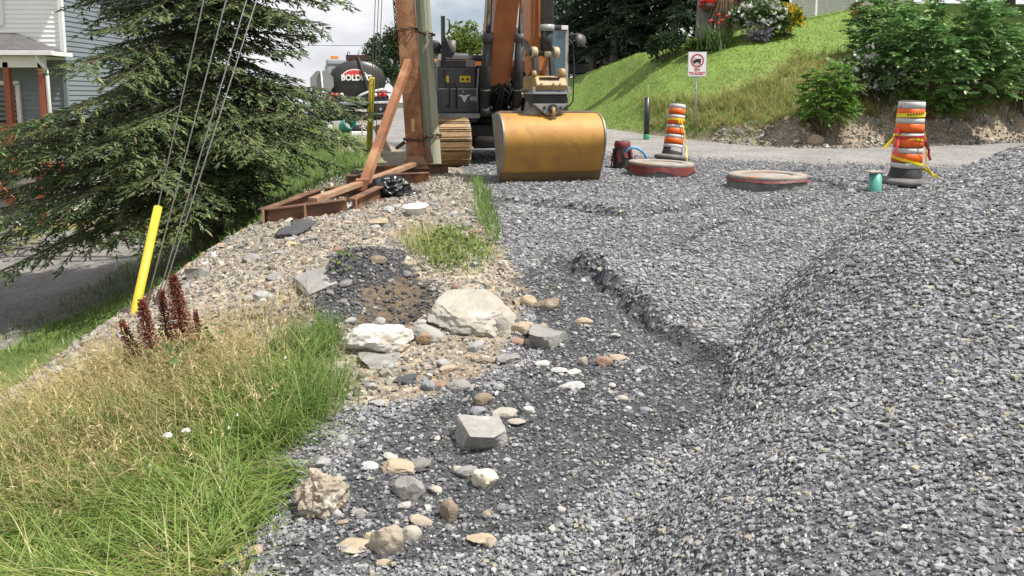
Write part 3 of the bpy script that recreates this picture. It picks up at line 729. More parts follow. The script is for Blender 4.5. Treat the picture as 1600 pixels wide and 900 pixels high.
# overhead wires far behind, street lamp
m = MB()
m.tube([Vector((-60 + 10 * k, 70, 5.6 + .0016 * (k - 7) ** 2 * 4)) for k in range(16)], .02, 5)
tag(m.build("overhead_wire", black_metal), "thin dark overhead wire crossing the cloudy sky", "wire")
lampm = mat("galvanised_steel", (.42, .43, .44), .5, metal=.5, c2=(.34, .35, .36), scale=10)
sl = thing("street_lamp", "grey street lamp head sticking out behind the rusty column", "street lamp", (-4.95, 40, .4))
m = MB(); m.tube([(0, 0, 0), (0, 0, 5.2)], [.07, .05], 10); m.build("lamp_post", lampm, sl)
m = MB(); m.tube([(0, 0, 5.1), (-.1, 0, 5.3), (-.5, 0, 5.42)], .03, 8); m.build("arm", lampm, sl)
m = MB(); m.lathe([(.01, -.12), (.1, -.1), (.12, 0), (.08, .09), (.01, .12)], 12, Matrix.Translation((-.68, 0, 5.42)) @ Matrix.Rotation(R(90), 4, 'Y') @ Matrix.Diagonal((.55, 1, 2.2, 1))); m.build("lamp_head", lampm, sl)
# black plastic bag lying on the frame, white basin
def blob(name, dims, seed, m_, parent=None, sub=4, amp=.25, freq=2.5, flat=None, ridged=False, smooth=True):
    bm = bmesh.new(); bmesh.ops.create_icosphere(bm, subdivisions=sub, radius=1)
    for v in bm.verts:
        n = mnoise.fractal(v.co * freq + Vector((seed * 3.1, seed, 0)), .9, 2.1, 4)
        if ridged: n = .5 - 1.6 * abs(n)
        c = v.co * (1 + amp * n)
        v.co = Vector((c.x * dims[0] / 2, c.y * dims[1] / 2, c.z * dims[2] / 2))
        if flat is not None and v.co.z < flat: v.co.z = flat + (v.co.z - flat) * .12
    me = bpy.data.meshes.new(name); bm.to_mesh(me); bm.free()
    me.polygons.foreach_set('use_smooth', [smooth] * len(me.polygons))
    return link(name, me, m_, parent)
bagm = mat("black_plastic", (.012, .012, .013), .28, c2=(.022, .022, .024), scale=8, bump=.7, bscale=14, spec=.7)
pb = Vector((-1.56, 10.25, h1(-1.56, 10.25)))
bag = thing("plastic_sheet", "crumpled black plastic sheet lying over the end of the rusty base", "plastic sheet", pb)
o = blob("crumpled_heap", (.5, .42, .34), 3, bagm, bag, 5, .42, 2.0, -.05, True); o.location = (-.05, .05, .1)
o = blob("loose_flap", (.42, .3, .14), 8, bagm, bag, 4, .5, 2.6, -.02, True); o.location = (.24, -.12, .03)
p = G(650, 335)
ws = thing("basin", "white plastic basin lying on the stony top of the bank", "basin", p + Vector((0, 0, .0)), (R(6), R(-4), .4))
whitep = mat("white_plastic", (.82, .82, .82), .35, c2=(.74, .74, .74), scale=5)
m = MB(); m.lathe([(.001, .004), (.085, .004), (.1, .012), (.125, .085), (.142, .09), (.142, .097), (.118, .093), (.092, .018), (.001, .012)], 28, sx=1, sy=.8); m.build("bowl", whitep, ws)
m = MB(); m.torus((0, 0, .094), .14, .006, 28, 6, Matrix.Diagonal((1, .8, 1, 1))); m.build("rim", whitep, ws)
# ================================================================== ROADWORK THINGS
orange = mat("orange_sheeting", (.8, .13, .008), .45, c2=(.68, .1, .008), scale=5, c3=(.55, .25, .12), s3=6, lo3=.64, hi3=.72)
white_sh = mat("white_sheeting", (.55, .55, .53), .5, c2=(.47, .46, .43), scale=6, c3=(.4, .37, .32), s3=7, lo3=.63, hi3=.72)
rubber = mat("black_rubber", (.022, .022, .023), .7, c2=(.05, .048, .045), scale=8, bump=.2)
dusty_rubber = mat("dusty_rubber", (.18, .175, .165), .9, c2=(.09, .088, .085), scale=5, bump=.3)
tape_y = mat("yellow_tape", (.85, .68, .02), .4, c2=(.75, .58, .015), scale=9)
tape_r = mat("red_tape", (.55, .03, .04), .45, c2=(.38, .02, .03), scale=9)
ink = mat("black_print", (.02, .02, .02), .6)
def ribbon(mb, pts, w, nrm_up=(0, 0, 1), th=.003):
    """thin band with thickness along a path, twisted a little"""
    pts = [Vector(p) for p in pts]
    V, Fc = [], []
    for i, p in enumerate(pts):
        d = (pts[min(i + 1, len(pts) - 1)] - pts[max(i - 1, 0)]).normalized()
        u = Vector(nrm_up) - d * d.dot(Vector(nrm_up))
        if u.length < .15: u = d.orthogonal()
        u.normalize(); o = d.cross(u).normalized() * th
        V += [p + u * w / 2 + o, p - u * w / 2 + o, p - u * w / 2 - o, p + u * w / 2 - o]
    n = len(pts)
    for i in range(n - 1):
        for k in range(4): Fc.append((i * 4 + k, i * 4 + (k + 1) % 4, i * 4 + 4 + (k + 1) % 4, i * 4 + 4 + k))
    Fc += [(3, 2, 1, 0), tuple(4 * (n - 1) + k for k in range(4))]
    mb.add(V, Fc)
def drum(loc, rot, label, h=1.16, r0=.205, r1=.165, dirty=False):
    t = thing("traffic_drum", label, "traffic barrel", loc, rot, "orange and white traffic barrels")
    n = 32
    m = MB(); m.lathe([(.28, 0), (.33, .015), (.345, .05), (.32, .085), (.25, .1), (.22, .105), (.0, .105)], 8 if dirty else 24); m.build("rubber_base", dusty_rubber, t)
    zb = .1; R_ = lambda z: r0 + (r1 - r0) * (z - zb) / (h - zb)
    m = MB(); m.lathe([(R_(zb) + .012, zb), (R_(.16) + .01, .16), (R_(.18), .18), (R_(.225), .225), (R_(.23) - .004, .23), (R_(h - .03) - .004, h - .03), (R_(h) - .004, h), (R_(h) - .018, h + .004), (R_(h) - .022, h - .01), (R_(h) - .02, .4), (0, .36)], n); m.build("body", rubber, t)
    zs = [.31]
    bands = 9; bh = (h - .012 - .23) / bands
    for k in range(bands):
        z0 = .23 + k * bh
        a, b_ = z0 - (.006 if k % 2 else -.012), z0 + bh + (.01 if k % 2 else (-.02 if k < bands - 1 else 0))
        m = MB(); ra, rb = R_(a) + .003, R_(b_) + .003
        m.lathe([(ra - .006, a), (ra, a + .002), ((ra + rb) / 2 + .001, (a + b_) / 2), (rb, b_ - .002), (rb - .006, b_)], n)
        m.build("orange_band" if k % 2 else "white_band", orange if k % 2 else white_sh, t)
    return t, R_
def circ(R_, z, r_off, a0, a1, n=14, dz=0.):
    return [((R_(z + dz * i / (n - 1)) + r_off) * math.cos(a0 + (a1 - a0) * i / (n - 1)), (R_(z + dz * i / (n - 1)) + r_off) * math.sin(a0 + (a1 - a0) * i / (n - 1)), z + dz * i / (n - 1)) for i in range(n)]
p = Vector((617 / F_PX * 10.9, 10.9, h1(617 / F_PX * 10.9, 10.9)))
d1, R1 = drum(p + Vector((0, 0, .0)), (R(1.5), R(1), 0), "upright traffic barrel wrapped in yellow and red tape beside the gravel heap")
m = MB(); ribbon(m, circ(R1, .955, .007, R(-190), R(10), 16, .03), .055)
ribbon(m, circ(R1, .70, .01, R(-175), R(0), 14, -.1), .03)
ribbon(m, circ(R1, .40, .01, R(-185), R(5), 16, -.15) + [(.3, -.12, .17), (.38, -.2, .11)], .035)
ribbon(m, [(-.2, -.06, .75), (-.3, -.14, .62), (-.42, -.2, .52)], .05, (.3, 0, 1))
ribbon(m, [(.19, -.04, .74), (.215, -.05, .6), (.225, -.07, .45), (.235, -.08, .28), (.31, -.15, .14)], .03, (0, 1, 0))
m.build("yellow_tape", tape_y, d1)
m = MB(); ribbon(m, circ(R1, .66, .014, R(-180), R(-10), 14, .03), .03)
ribbon(m, [(.1, -.19, .7), (.12, -.21, .62), (.15, -.2, .56), (.2, -.18, .5), (.21, -.16, .43), (.25, -.15, .36)], .035, (1, 0, .2))
ribbon(m, [(-.17, -.12, .72), (-.24, -.15, .76), (-.28, -.15, .74)], .05); ribbon(m, [(-.19, -.12, .66), (-.22, -.16, .56), (-.25, -.17, .5), (-.24, -.18, .42)], .035, (1, 0, 0))
m.build("red_tape", tape_r, d1)
m = MB()
for k in range(7): ribbon(m, circ(R1, .972 + .0043 * k, .0115, R(-130 + k * 11), R(-125 + k * 11), 3), .028)
m.build("tape_print", ink, d1)
p = G(1049, 250)
d2, R2 = drum(p, (R(-3), R(7.5), .3), "leaning traffic barrel standing behind the red edged manhole ring", 1.1, .19, .15)
m = MB(); ribbon(m, circ(R2, .78, .008, R(-185), R(0), 14, .02), .03)
ribbon(m, [(.0, -.185, .8), (.02, -.2, .74), (.1, -.2, .55), (.2, -.16, .3), (.17, -.3, .02)], .02, (1, 0, 0)); ribbon(m, [(-.05, -.185, .8), (-.02, -.19, .72), (.03, -.19, .78)], .03)
m.build("yellow_tape", tape_y, d2)
m = MB(); ribbon(m, [(.14, -.12, .6), (.18, -.14, .3), (.2, -.2, .02)], .025, (1, 0, 0)); m.build("cord", white_sh, d2)
m = MB(); ribbon(m, circ(R2, .22, .006, R(-130), R(-60), 8, -.02), .07); m.build("torn_white_sheet", white_sh, d2)

# manhole rings wrapped in cloth
fabric = mat("grey_geotextile", (.12, .118, .112), .85, c2=(.2, .195, .185), scale=4, bump=.6, bscale=14)
redcl = mat("red_film", (.2, .032, .028), .6, c2=(.11, .022, .02), scale=5, bump=.4)
castc = mat("weathered_concrete_ring", (.33, .3, .265), .8, c2=(.24, .21, .175), scale=5, bump=.3, bscale=40, c3=(.38, .22, .14), s3=4, lo3=.58, hi3=.68)
def manhole(loc, label, r=.56, h=.23, red=.06, seed=0, tilt=(0, 0, 0), sag=.0):
    t = thing("manhole_ring", label, "manhole", loc, tilt, "manhole rings standing out of the gravel")
    m = MB(); m.lathe([(r, h - .03), (r + .008, h), (r - .02, h + .018), (r - .16, h + .018), (r - .17, h), (r - .17, h - .1)], 44); m.build("rim", castc, t)
    m = MB(); m.lathe([(r - .18, h - .02), (r - .19, h - .004), (.0, h - .002)], 44); m.build("cover", castc, t)
    def skirt(za, zb, off, name, mm, amp):
        V, Fc = [], []; n, k = 110, 7
        for j in range(k):
            z = za + (zb - za) * j / (k - 1)
            for i in range(n):
                a = 6.2832 * i / n
                w = amp * (math.sin(a * 17 + seed + z * 9) * .5 + math.sin(a * 31 + seed * 2 - z * 20) * .5) * (1 - j / (k - 1) * .6) + .02 * (1 - j / (k - 1))
                zz = z + (.3 * red * math.sin(a * 5 + seed) * (1 - j / (k - 1)) if name == "red_film" else 0)
                V.append(((r + off + w) * math.cos(a), (r + off + w) * math.sin(a), zz))
        for j in range(k - 1):
            for i in range(n): Fc.append((j * n + i, j * n + (i + 1) % n, (j + 1) * n + (i + 1) % n, (j + 1) * n + i))
        mb = MB(); mb.add(V, Fc, True); return mb.build(name, mm, t)
    skirt(-.06, h - .02, .0, "cloth_wrap", fabric, .014)
    skirt(h - .035 - red, h - .035, .012, "red_film", redcl, .005)
    return t
p = G(1197, 300); p.x *= (p.y + .5) / p.y; manhole(Vector((p.x, p.y + .5, h1(p.x, p.y + .5) - .04)), "round manhole ring in grey cloth with a thin red edge, on open gravel", .515, .22, .024, 1)
p = G(1031, 278); p.x *= (p.y + .5) / p.y; manhole(Vector((p.x, p.y + .5, h1(p.x, p.y + .5) - .05)), "manhole ring in torn red and black cloth below the leaning barrel", .51, .25, .1, 4, (R(0), R(2), 0))
# stub pipes
teal = mat("teal_pvc", (.09, .36, .29), .45, c2=(.07, .29, .235), scale=6)
blackp = mat("black_pvc", (.02, .021, .021), .4, c2=(.035, .035, .035), scale=6)
p = Vector((571 / F_PX * 10.35, 10.35, h1(571 / F_PX * 10.35, 10.35)))
tp = thing("stub_pipe", "teal stub pipe with a flat board lid beside the wrapped barrel", "pipe", p + Vector((0, 0, .03)))
m = MB(); m.lathe([(.08, -.1), (.08, .235), (.074, .235), (.074, .1)], 24); m.build("pipe", teal, tp)
m = MB(); m.box((-.01, 0, .246), (.24, .17, .018), rz=.2); m.build("lid", castc, tp)
p = G(972, 262)
vp = thing("wrapped_pipe", "short black pipe bound in torn red film with a blue hose", "pipe", p)
m = MB(); m.lathe([(.17, -.1), (.16, .2), (.125, .44), (.12, .47), (.1, .47), (.1, .3)], 18); m.build("pipe", blackp, vp)
m = MB()
for k in range(9):
    a = k * .75 - 2.9; ribbon(m, [(.165 * math.cos(a), .165 * math.sin(a), .34 - .03 * (k % 3)), (.18 * math.cos(a + .1), .18 * math.sin(a + .1), .2), (.21 * math.cos(a + .25 * (k % 2)), .21 * math.sin(a + .2), .03 + .08 * (k % 3))], .06, (math.sin(a), -math.cos(a), 0))
m.lathe([(.14, .36), (.145, .4), (.13, .465), (.122, .47)], 18); m.build("red_film", redcl, vp)
blue = mat("blue_hose", (.12, .36, .62), .4, c2=(.1, .3, .55), scale=5)
m = MB(); m.tube([(-.1 + .15, -.12, .2), (.05, -.14, .3), (.12, -.16, .36), (.22, -.16, .36), (.33, -.14, .29), (.42, -.12, .17), (.5, -.1, .0)], .022, 8); m.build("blue_hose", blue, vp)
p = G(1010, 218)
bp = thing("vent_pipe", "tall slim black pipe with green foot on the lawn edge", "pipe", p)
m = MB(); m.tube([(0, 0, .12), (0, 0, 1.12)], .075, 16); m.build("pipe", blackp, bp)
m = MB(); m.lathe([(.08, 0), (.085, .02), (.085, .13), (.078, .14)], 16); m.build("green_foot", mat("green_pvc", (.03, .32, .14), .4), bp)
m = MB(); m.tube([(.01, 0, 1.1), (.02, 0, 1.45)], [.008, .004], 5); m.build("marker_rod", mat("pale_rod", (.6, .62, .4), .6), bp)

# no-trucks sign
p = G(1086, 199)
sg = thing("road_sign", "white no trucks sign on a thin steel post at the lawn edge", "road sign", p)
S = 1 / F_PX * (p.y)                  # metres per reference pixel there
W_, H_ = 27.5 * S, 36.5 * S; zc = 97 * S
m = MB(); m.tube([(0, 0, -.3), (0, 0, zc + H_ * .45)], .028, 8); m.build("post", lampm, sg)
m = MB(); m.box((0, -.045, zc), (W_ + .035, .006, H_ + .035)); m.build("backing_plate", lampm, sg, bevel=.002)
signw = mat("sign_white", (.85, .84, .84), .4); signr = mat("sign_red", (.5, .035, .05), .45)
m = MB(); m.box((0, -.05, zc), (W_, .005, H_)); m.build("face", signw, sg)
Mr = Matrix.Translation((0, -.0545, zc + H_ * .155)) @ Matrix.Rotation(R(90), 4, 'X')
rr0 = W_ * .335
m = MB(); m.lathe([(rr0 - .018, -.0015), (rr0 + .018, -.0015), (rr0 + .018, .0015), (rr0 - .018, .0015), (rr0 - .018, -.0015)], 36, Mr, smooth=False); m.build("red_ring", signr, sg)
m = MB(); s_ = rr0 / .5
for c, d_ in [((.1, 0), (.42, .3)), ((-.2, -.05), (.22, .2)), ((-.32, -.09), (.14, .1))]: m.box((c[0] * s_, -.0538, zc + H_ * .155 + c[1] * s_ + .0), (d_[0] * s_, .002 + .0005 * c[0], d_[1] * s_))
for xx in (-.24, .2): m.lathe([(0, -.001), (.085 * s_, -.001), (.085 * s_, .001), (0, .001)], 14, Matrix.Translation((xx * s_, -.0555, zc + H_ * .155 - .19 * s_)) @ Matrix.Rotation(R(90), 4, 'X'))
m.build("truck_symbol", ink, sg)
m = MB(); m.beam((-rr0 * .7, -.0575, zc + H_ * .155 + rr0 * .7), (rr0 * .7, -.0575, zc + H_ * .155 - rr0 * .7), .002, .028, (0, 1, 0)); m.build("red_slash", signr, sg)
text_mesh("lettering", "EN", W_ * .24, signr, sg, (0, -.054, zc - H_ * .23), (R(90), 0, 0), .001, .004)
text_mesh("lettering", "TRANSIT", W_ * .235, signr, sg, (0, -.054, zc - H_ * .39), (R(90), 0, 0), .001, .004)

# far left roadside: stop sign seen from behind, stakes, bits
p = Vector((-5.45, 23.2, h1(-5.45, 23.2)))
st = thing("stop_sign", "back of a grey octagonal stop sign on a leaning post beside the truck", "road sign", p, (0, R(-3.5), .15))
m = MB(); m.tube([(0, 0, -.2), (0, 0, 1.95)], .032, 8); m.build("post", lampm, st)
m = MB(); oc = [(.36 * math.cos(R(22.5 + 45 * k)), .36 * math.sin(R(22.5 + 45 * k)) + 1.62) for k in range(8)]; m.prism(oc, .035, .041, 'y'); m.build("octagon_plate", mat("sign_back", (.33, .33, .34), .55, metal=.3, c2=(.28, .28, .29), scale=3), st)
grey_wood = mat("grey_wood", (.2, .175, .14), .85, c2=(.12, .1, .08), scale=8, stretch=(3, 3, .3), bump=.4)
pale_wood = mat("pale_wood", (.5, .46, .36), .8, c2=(.38, .34, .25), scale=8, stretch=(3, 3, .3))
def stake(a, b_, r, m_, label):
    a, b_ = Vector(a), Vector(b_)
    mb = MB(); mb.beam(Vector((0, 0, 0)) - (b_ - a) * .25, b_ - a, r * 2, r * 2, (0, 1, 0)); o = mb.build("wooden_stake", m_, bevel=.004); o.location = a
    tag(o, label, "stake", "wooden stakes by the road edge")
Yk = 17.5
stake(P(613, 252, Yk), P(588, 196, Yk), .075, grey_wood, "thick grey stake tilted behind the slanting rusty brace")
stake(P(549, 240, 18), P(519, 208, 18), .06, pale_wood, "brownish board stake leaning over the grass below the teal bin")
stake(P(512, 222, 22), P(516, 196, 22), .05, white_trim, "short whitish stake at the foot of the stop sign post")
p = Vector((-5.0, 24.0, h1(-5.0, 24.)))
tb = thing("teal_pipe_end", "short teal pipe piece lying on the grass verge by the truck", "pipe", p + Vector((0, 0, .22)), (R(70), R(18), .5))
m = MB(); m.lathe([(.19, -.25), (.2, -.22), (.2, .25), (.185, .25), (.185, -.1)], 22, close=False); m.build("pipe", teal, tb)
p = P(562, 204, 23.); p.z = h1(p.x, p.y)
o = blob("rubbish_bag", (.5, .36, .36), 5, bagm, None, 4, .35, 2.2, -.04, True); o.location = p + Vector((0, .2, .08)); tag(o, "small black rubbish bag on the gravel behind the teal pipe", "bag")
p = P(563, 212, 22.5); p.z = h1(p.x, p.y)
m = MB(); m.box((0, 0, .06), (.5, .24, .12), bev=.02); o = m.build("white_box", white_trim); o.location = p; o.rotation_euler.z = .2; tag(o, "low white box lying beside the black rubbish bag", "box")
p = P(566, 214, 22); p.z = h1(p.x, p.y)
m = MB(); m.box((0, 0, .32), (.035, .02, .68)); o = m.build("marker_stake", mat("pink_stake", (.5, .2, .14), .7, c2=(.6, .5, .4), scale=6)); o.location = p; tag(o, "thin pinkish survey stake in front of the truck", "stake")
p = P(1487, 181, 20.6); p.z = h1(p.x, p.y)
o = blob("bottle", (.3, .16, .13), 6, mat("blue_black_plastic", (.02, .03, .06), .4), None, 3, .15, 2, -.03); o.location = p + Vector((0, 0, .07)); tag(o, "dark blue bottle lying at the foot of the bushes", "bottle")
# ================================================================== EXCAVATOR
ex_or = mat("digger_orange", (.42, .15, .05), .45, c2=(.33, .11, .035), scale=3, c3=(.24, .10, .05), s3=5, lo3=.6, hi3=.72)
ex_gr = mat("digger_grey", (.085, .085, .088), .5, c2=(.06, .06, .062), scale=4, c3=(.17, .165, .155), s3=2.5, lo3=.56, hi3=.75)
ex_lt = mat("digger_light_grey", (.33, .33, .32), .45, c2=(.24, .24, .235), scale=6, c3=(.16, .14, .12), s3=6, lo3=.6, hi3=.7)
ex_bk = mat("digger_black", (.016, .016, .017), .5, c2=(.035, .034, .033), scale=7, c3=(.08, .075, .07), s3=3, lo3=.6, hi3=.75)
chrome = mat("chrome_rod", (.55, .55, .56), .2, metal=1., c2=(.42, .42, .43), scale=6)
rubber_h = mat("hose_rubber", (.014, .014, .014), .55)
bucket_m = mat("worn_bucket_yellow", (.46, .25, .045), .6, c2=(.37, .185, .04), scale=2.8, c3=(.26, .135, .05), s3=4.5, lo3=.56, hi3=.8, bump=.15, bscale=20)
steel_w = mat("worn_steel", (.30, .29, .27), .5, metal=.4, c2=(.2, .17, .14), scale=5, c3=(.25, .13, .06), s3=6, lo3=.58, hi3=.7)
gold = mat("coupler_gold", (.40, .27, .11), .5, c2=(.26, .17, .07), scale=6, c3=(.1, .08, .06), s3=5, lo3=.58, hi3=.72)
beige = mat("greasy_beige", (.52, .42, .27), .5, c2=(.32, .25, .15), scale=9)
shoe_m = mat("track_shoe_steel", (.34, .22, .11), .65, metal=.2, c2=(.23, .14, .07), scale=6, c3=(.42, .33, .2), s3=5, lo3=.52, hi3=.68)
cabglass = mat("cab_glass", (.05, .11, .15), .05, spec=.9, c2=(.035, .075, .1), scale=1.2)
sticker = mat("yellow_sticker", (.82, .62, .02), .45)
silver = mat("silver_emblem", (.7, .7, .7), .35)
ex = thing("excavator", "orange and grey tracked excavator with its wide yellow bucket resting on the gravel", "excavator", (-.42, 15.7, h1(-.6, 14.5) + .0), (0, 0, R(14)))
def exb(name, c, d, m_, bev=.02, parent=None, rz=0.):
    m = MB(); m.box(c, d, bev=bev, rz=rz); return m.build(name, m_, parent or ex)
# tracks
shoe_me = None
for sx_ in (-1.05, 1.05):
    tr = thing("track", None, None); tr.parent = ex; tr.location = (sx_, 0, 0)
    Rr, hl = .40, 1.38
    per = 4 * hl + 2 * math.pi * Rr; n = 48
    for i in range(n):
        s = per * i / n
        if s < 2 * hl: y_, z_, a = -hl + s, 2 * Rr, 0
        elif s < 2 * hl + math.pi * Rr:
            q_ = (s - 2 * hl) / Rr; y_, z_, a = hl + Rr * math.sin(q_), Rr + Rr * math.cos(q_), -q_
        elif s < 4 * hl + math.pi * Rr: y_, z_, a = hl - (s - 2 * hl - math.pi * Rr), 0, math.pi
        else:
            q_ = (s - 4 * hl - math.pi * Rr) / Rr; y_, z_, a = -hl - Rr * math.sin(q_), Rr - Rr * math.cos(q_), math.pi - q_
        if shoe_me is None:
            m = MB(); w = .62
            m.box((0, 0, .012), (w, per / n * .93, .024)); m.box((0, -.045, .036), (w - .004, .016, .03)); m.box((0, .0, .03), (w - .008, .012, .018))
            o = m.build("track_shoe", shoe_m, tr); shoe_me = o.data
        else: o = link("track_shoe", shoe_me, None, tr)
        o.location = (0, y_, z_ + .02); o.rotation_euler = (a, 0, 0)
    m = MB(); m.prism([(-hl, .1), (-hl - .25, .3), (-hl - .2, .6), (-hl, .72), (hl, .72), (hl + .25, .5), (hl + .2, .25), (hl, .1)], -.2, .2, 'x'); m.build("track_frame", ex_bk, tr)
    for yy in (-hl, hl):
        m = MB(); m.cyl((-.13, yy, Rr), (.13, yy, Rr), Rr - .05, 20); m.build("sprocket" if yy > 0 else "idler", ex_bk, tr)
exb("undercarriage", (0, 0, .5), (1.5, 1.3, .42), ex_bk, .05)
m = MB(); m.cyl((0, 0, .7), (0, 0, .88), .62, 28); m.build("slew_ring", ex_bk, ex)
m = MB(); m.tube([(-.6, -1.28, .42), (.4, -1.28, .42)], .12, 14); m.build("axle_tube", ex_bk, ex)
# upper structure
exb("turntable", (-.05, .25, .98), (2.36, 2.6, .22), ex_bk, .04)
m = MB(); m.prism([(-1.24, .95), (-1.2, 1.9), (-1.05, 2.0), (1.05, 2.0), (1.16, 1.85), (1.18, .95), (.9, .85), (-.95, .85)], .75, 1.65, 'y'); m.build("counterweight", ex_or, ex, bevel=.05)
exb("side_body", (-.88, .1, 1.45), (.7, 1.6, .88), ex_or, .05)
# left front locker seen from the front
exb("locker_lower", (-.87, -.92, 1.15), (.74, .5, .42), ex_gr, .03)
exb("locker_sill", (-.87, -1.0, .89), (.78, .55, .09), ex_lt, .02)
exb("locker_skirt", (-.87, -.95, .81), (.70, .5, .07), ex_bk, .01)
exb("locker_upper", (-.87, -.86, 1.57), (.70, .46, .38), ex_gr, .03)
exb("locker_ledge", (-.87, -1.12, 1.375), (.70, .1, .03), ex_lt, .01)
exb("vent_box", (-.86, -.83, 1.83), (.68, .44, .13), ex_lt, .02)
m = MB()
for k in range(5): m.box((-.93, -1.055, 1.785 + k * .022), (.46, .012, .014))
s = m.build("vent_louvre", ex_bk, ex); s['kind'] = 'stuff'
m = MB(); m.prism([(-1.05, 1.91), (-1.02, 1.98), (-.9, 2.03), (-.35, 2.03), (-.2, 1.91)], -1.1, -.62, 'x'); m.build("hood", mat("dusty_hood", (.42, .42, .41), .35, c2=(.3, .3, .29), scale=4), ex, bevel=.02)
exb("hood_step", (-.42, -.65, 1.95), (.26, .5, .1), ex_gr, .02)
for x_, w in ((-1.06, .085), (-.72, .2)): exb("warning_sticker", (x_, -1.093, 1.555), (w, .006, .115), sticker, 0)
m = MB()
for k in (-1, 1): m.prism([(-.72 + k * .045 - .035, 1.53), (-.72 + k * .045 + .035, 1.53), (-.72 + k * .045, 1.59)], -1.0985, -1.0975, 'y')
m.build("sticker_print", ink, ex)['kind'] = 'stuff'
m = MB()   # winged animal emblem
m.prism([(-.79, 1.2), (-.75, 1.13), (-.71, 1.2), (-.70, 1.235), (-.64, 1.26), (-.64, 1.275), (-.72, 1.268), (-.75, 1.25), (-.78, 1.268), (-.86, 1.275), (-.86, 1.26), (-.80, 1.235)], -1.178, -1.172, 'y'); m.build("emblem", silver, ex)
m = MB(); m.torus((0, 0, 0), .046, .006, 18, 5, Matrix.Translation((-.585, -1.174, 1.2)) @ Matrix.Rotation(R(90), 4, 'X') @ Matrix.Diagonal((1.15, .9, 1, 1)))
m.box((-.585, -1.174, 1.2), (.08, .006, .022)); m.build("badge", silver, ex)
m = MB(); m.cyl((-.77, -1.16, 1.325), (-.77, -1.18, 1.325), .012, 8); m.build("lock", silver, ex)
m = MB(); m.box((-1.11, -1.06, 2.2), (.07, .05, .95)); m.box((-1.0, -.98, 1.93), (.2, .05, .22)); m.prism([(-1.08, 1.95), (-1.08, 2.35), (-.94, 1.95)], -1.07, -1.04, 'y'); m.build("mirror_mast", ex_bk, ex)
m = MB(); m.tube([(-1.03, -1.08, 2.62), (-1.0, -1.1, 2.6), (-1.0, -1.1, 2.42), (-1.04, -1.08, 2.35)], .014, 6); m.build("grab_rail", ex_bk, ex)
m = MB(); m.tube([(-1.03, -1.19, 1.05), (-1.03, -1.23, 1.1), (-1.03, -1.23, 1.4), (-1.0, -1.23, 1.47), (-.93, -1.22, 1.47), (-.9, -1.22, 1.4), (-.9, -1.22, 1.02)], .013, 6); m.build("grab_rail", ex_bk, ex)
m = MB(); m.tube([(-1.1, -1.1, 1.72), (-1.08, -1.14, 1.4), (-1.07, -1.16, 1.05)], .016, 6); m.build("grab_rail", ex_bk, ex)
m = MB(); m.lathe([(0, -.03), (.1, -.03), (.125, 0), (.11, .05), (.05, .07), (0, .07)], 18, Matrix.Translation((-1.27, -1.08, 2.12)) @ Matrix.Rotation(R(-80), 4, 'X')); m.tube([(-1.27, -1.04, 2.12), (-1.12, -1.05, 2.0)], .012, 6); m.build("round_mirror", ex_bk, ex)
m = MB(); m.cyl((-.82, -.3, 1.98), (-.82, -.3, 2.3), .075, 14); m.build("exhaust_stack", ex_gr, ex)
# middle: boom foot, hoses
BX = -.14
exb("boom_bracket", (BX - .3, -.9, 1.35), (.06, .9, .9), ex_bk, .02); exb("boom_bracket", (BX + .3, -.9, 1.35), (.06, .9, .9), ex_bk, .02)
exb("valve_block", (BX, -.75, 1.2), (.5, .5, .5), ex_bk, .03); exb("valve_block", (.32, -.5, 1.3), (.26, .6, .8), ex_gr, .03)
rr = random.Random(5)
for k in range(22):
    x0 = BX + rr.uniform(-.26, .42); x1 = BX + rr.uniform(-.28, .3)
    zt = rr.uniform(1.5, 1.75)
    m = MB(); m.tube([(x0, -1.05, .98), (x0 + rr.uniform(-.05, .05), -1.22 - rr.uniform(0, .15), 1.15 + rr.uniform(-.1, .2)), (x1, -1.3, zt - .05), (x1 + rr.uniform(-.1, .1), -1.1, zt + .05)], .016 + rr.random() * .008, 6)
    m.build("hydraulic_hose", rubber_h, ex)
for k in range(14):
    m = MB(); c = Vector((BX + rr.uniform(-.25, .45), -1.2 - rr.random() * .12, rr.uniform(1.0, 1.5))); m.cyl(c, c + Vector((0, 0, .05)), .022, 6); m.build("hose_fitting", beige if k % 4 == 0 else ex_lt, ex)
m = MB(); m.tube([(.28, -1.2, 1.1), (.32, -1.35, 1.4), (.42, -1.5, 1.8), (.5, -1.9, 2.1)], .014, 6); m.build("hydraulic_hose", ex_lt, ex)
m = MB(); m.tube([(-.5, -1.15, .95), (-.52, -1.2, 1.3), (-.48, -1.15, 1.75)], .02, 6); m.build("hydraulic_hose", ex_lt, ex)
# boom
m = MB(); m.prism([(-.75, 1.3), (-1.3, 1.42), (-1.62, 2.0), (-1.95, 2.7), (-2.5, 3.55), (-3.5, 4.15), (-4.1, 4.2), (-4.15, 4.55), (-3.4, 4.75), (-2.1, 4.5), (-1.3, 3.6), (-.85, 2.3), (-.62, 1.7)], BX - .2, BX + .2, 'x'); m.build("boom", ex_or, ex, bevel=.015)
for dx in (-.29, .29):
    a, b_ = Vector((BX + dx, -1.42, .98)), Vector((BX + dx, -2.05, 3.6)); k = (b_ - a)
    cy = thing("boom_cylinder", None, None); cy.parent = ex
    m = MB(); m.tube([a, a + k * .5], .082, 16); m.build("barrel", ex_bk, cy)
    m = MB(); m.tube([a + k * .46, a + k * .52], .097, 16); m.build("gland", ex_gr, cy)
    m = MB(); m.tube([a + k * .14, a + k * .15], .09, 16); m.build("clamp_band", ex_gr, cy)
    m = MB(); m.tube([a + k * .51, b_], .05, 14); m.build("rod", chrome, cy)
    m = MB(); m.cyl(a + Vector((-.07, 0, 0)), a + Vector((.07, 0, 0)), .1, 14); m.build("pin_boss", ex_bk, cy)
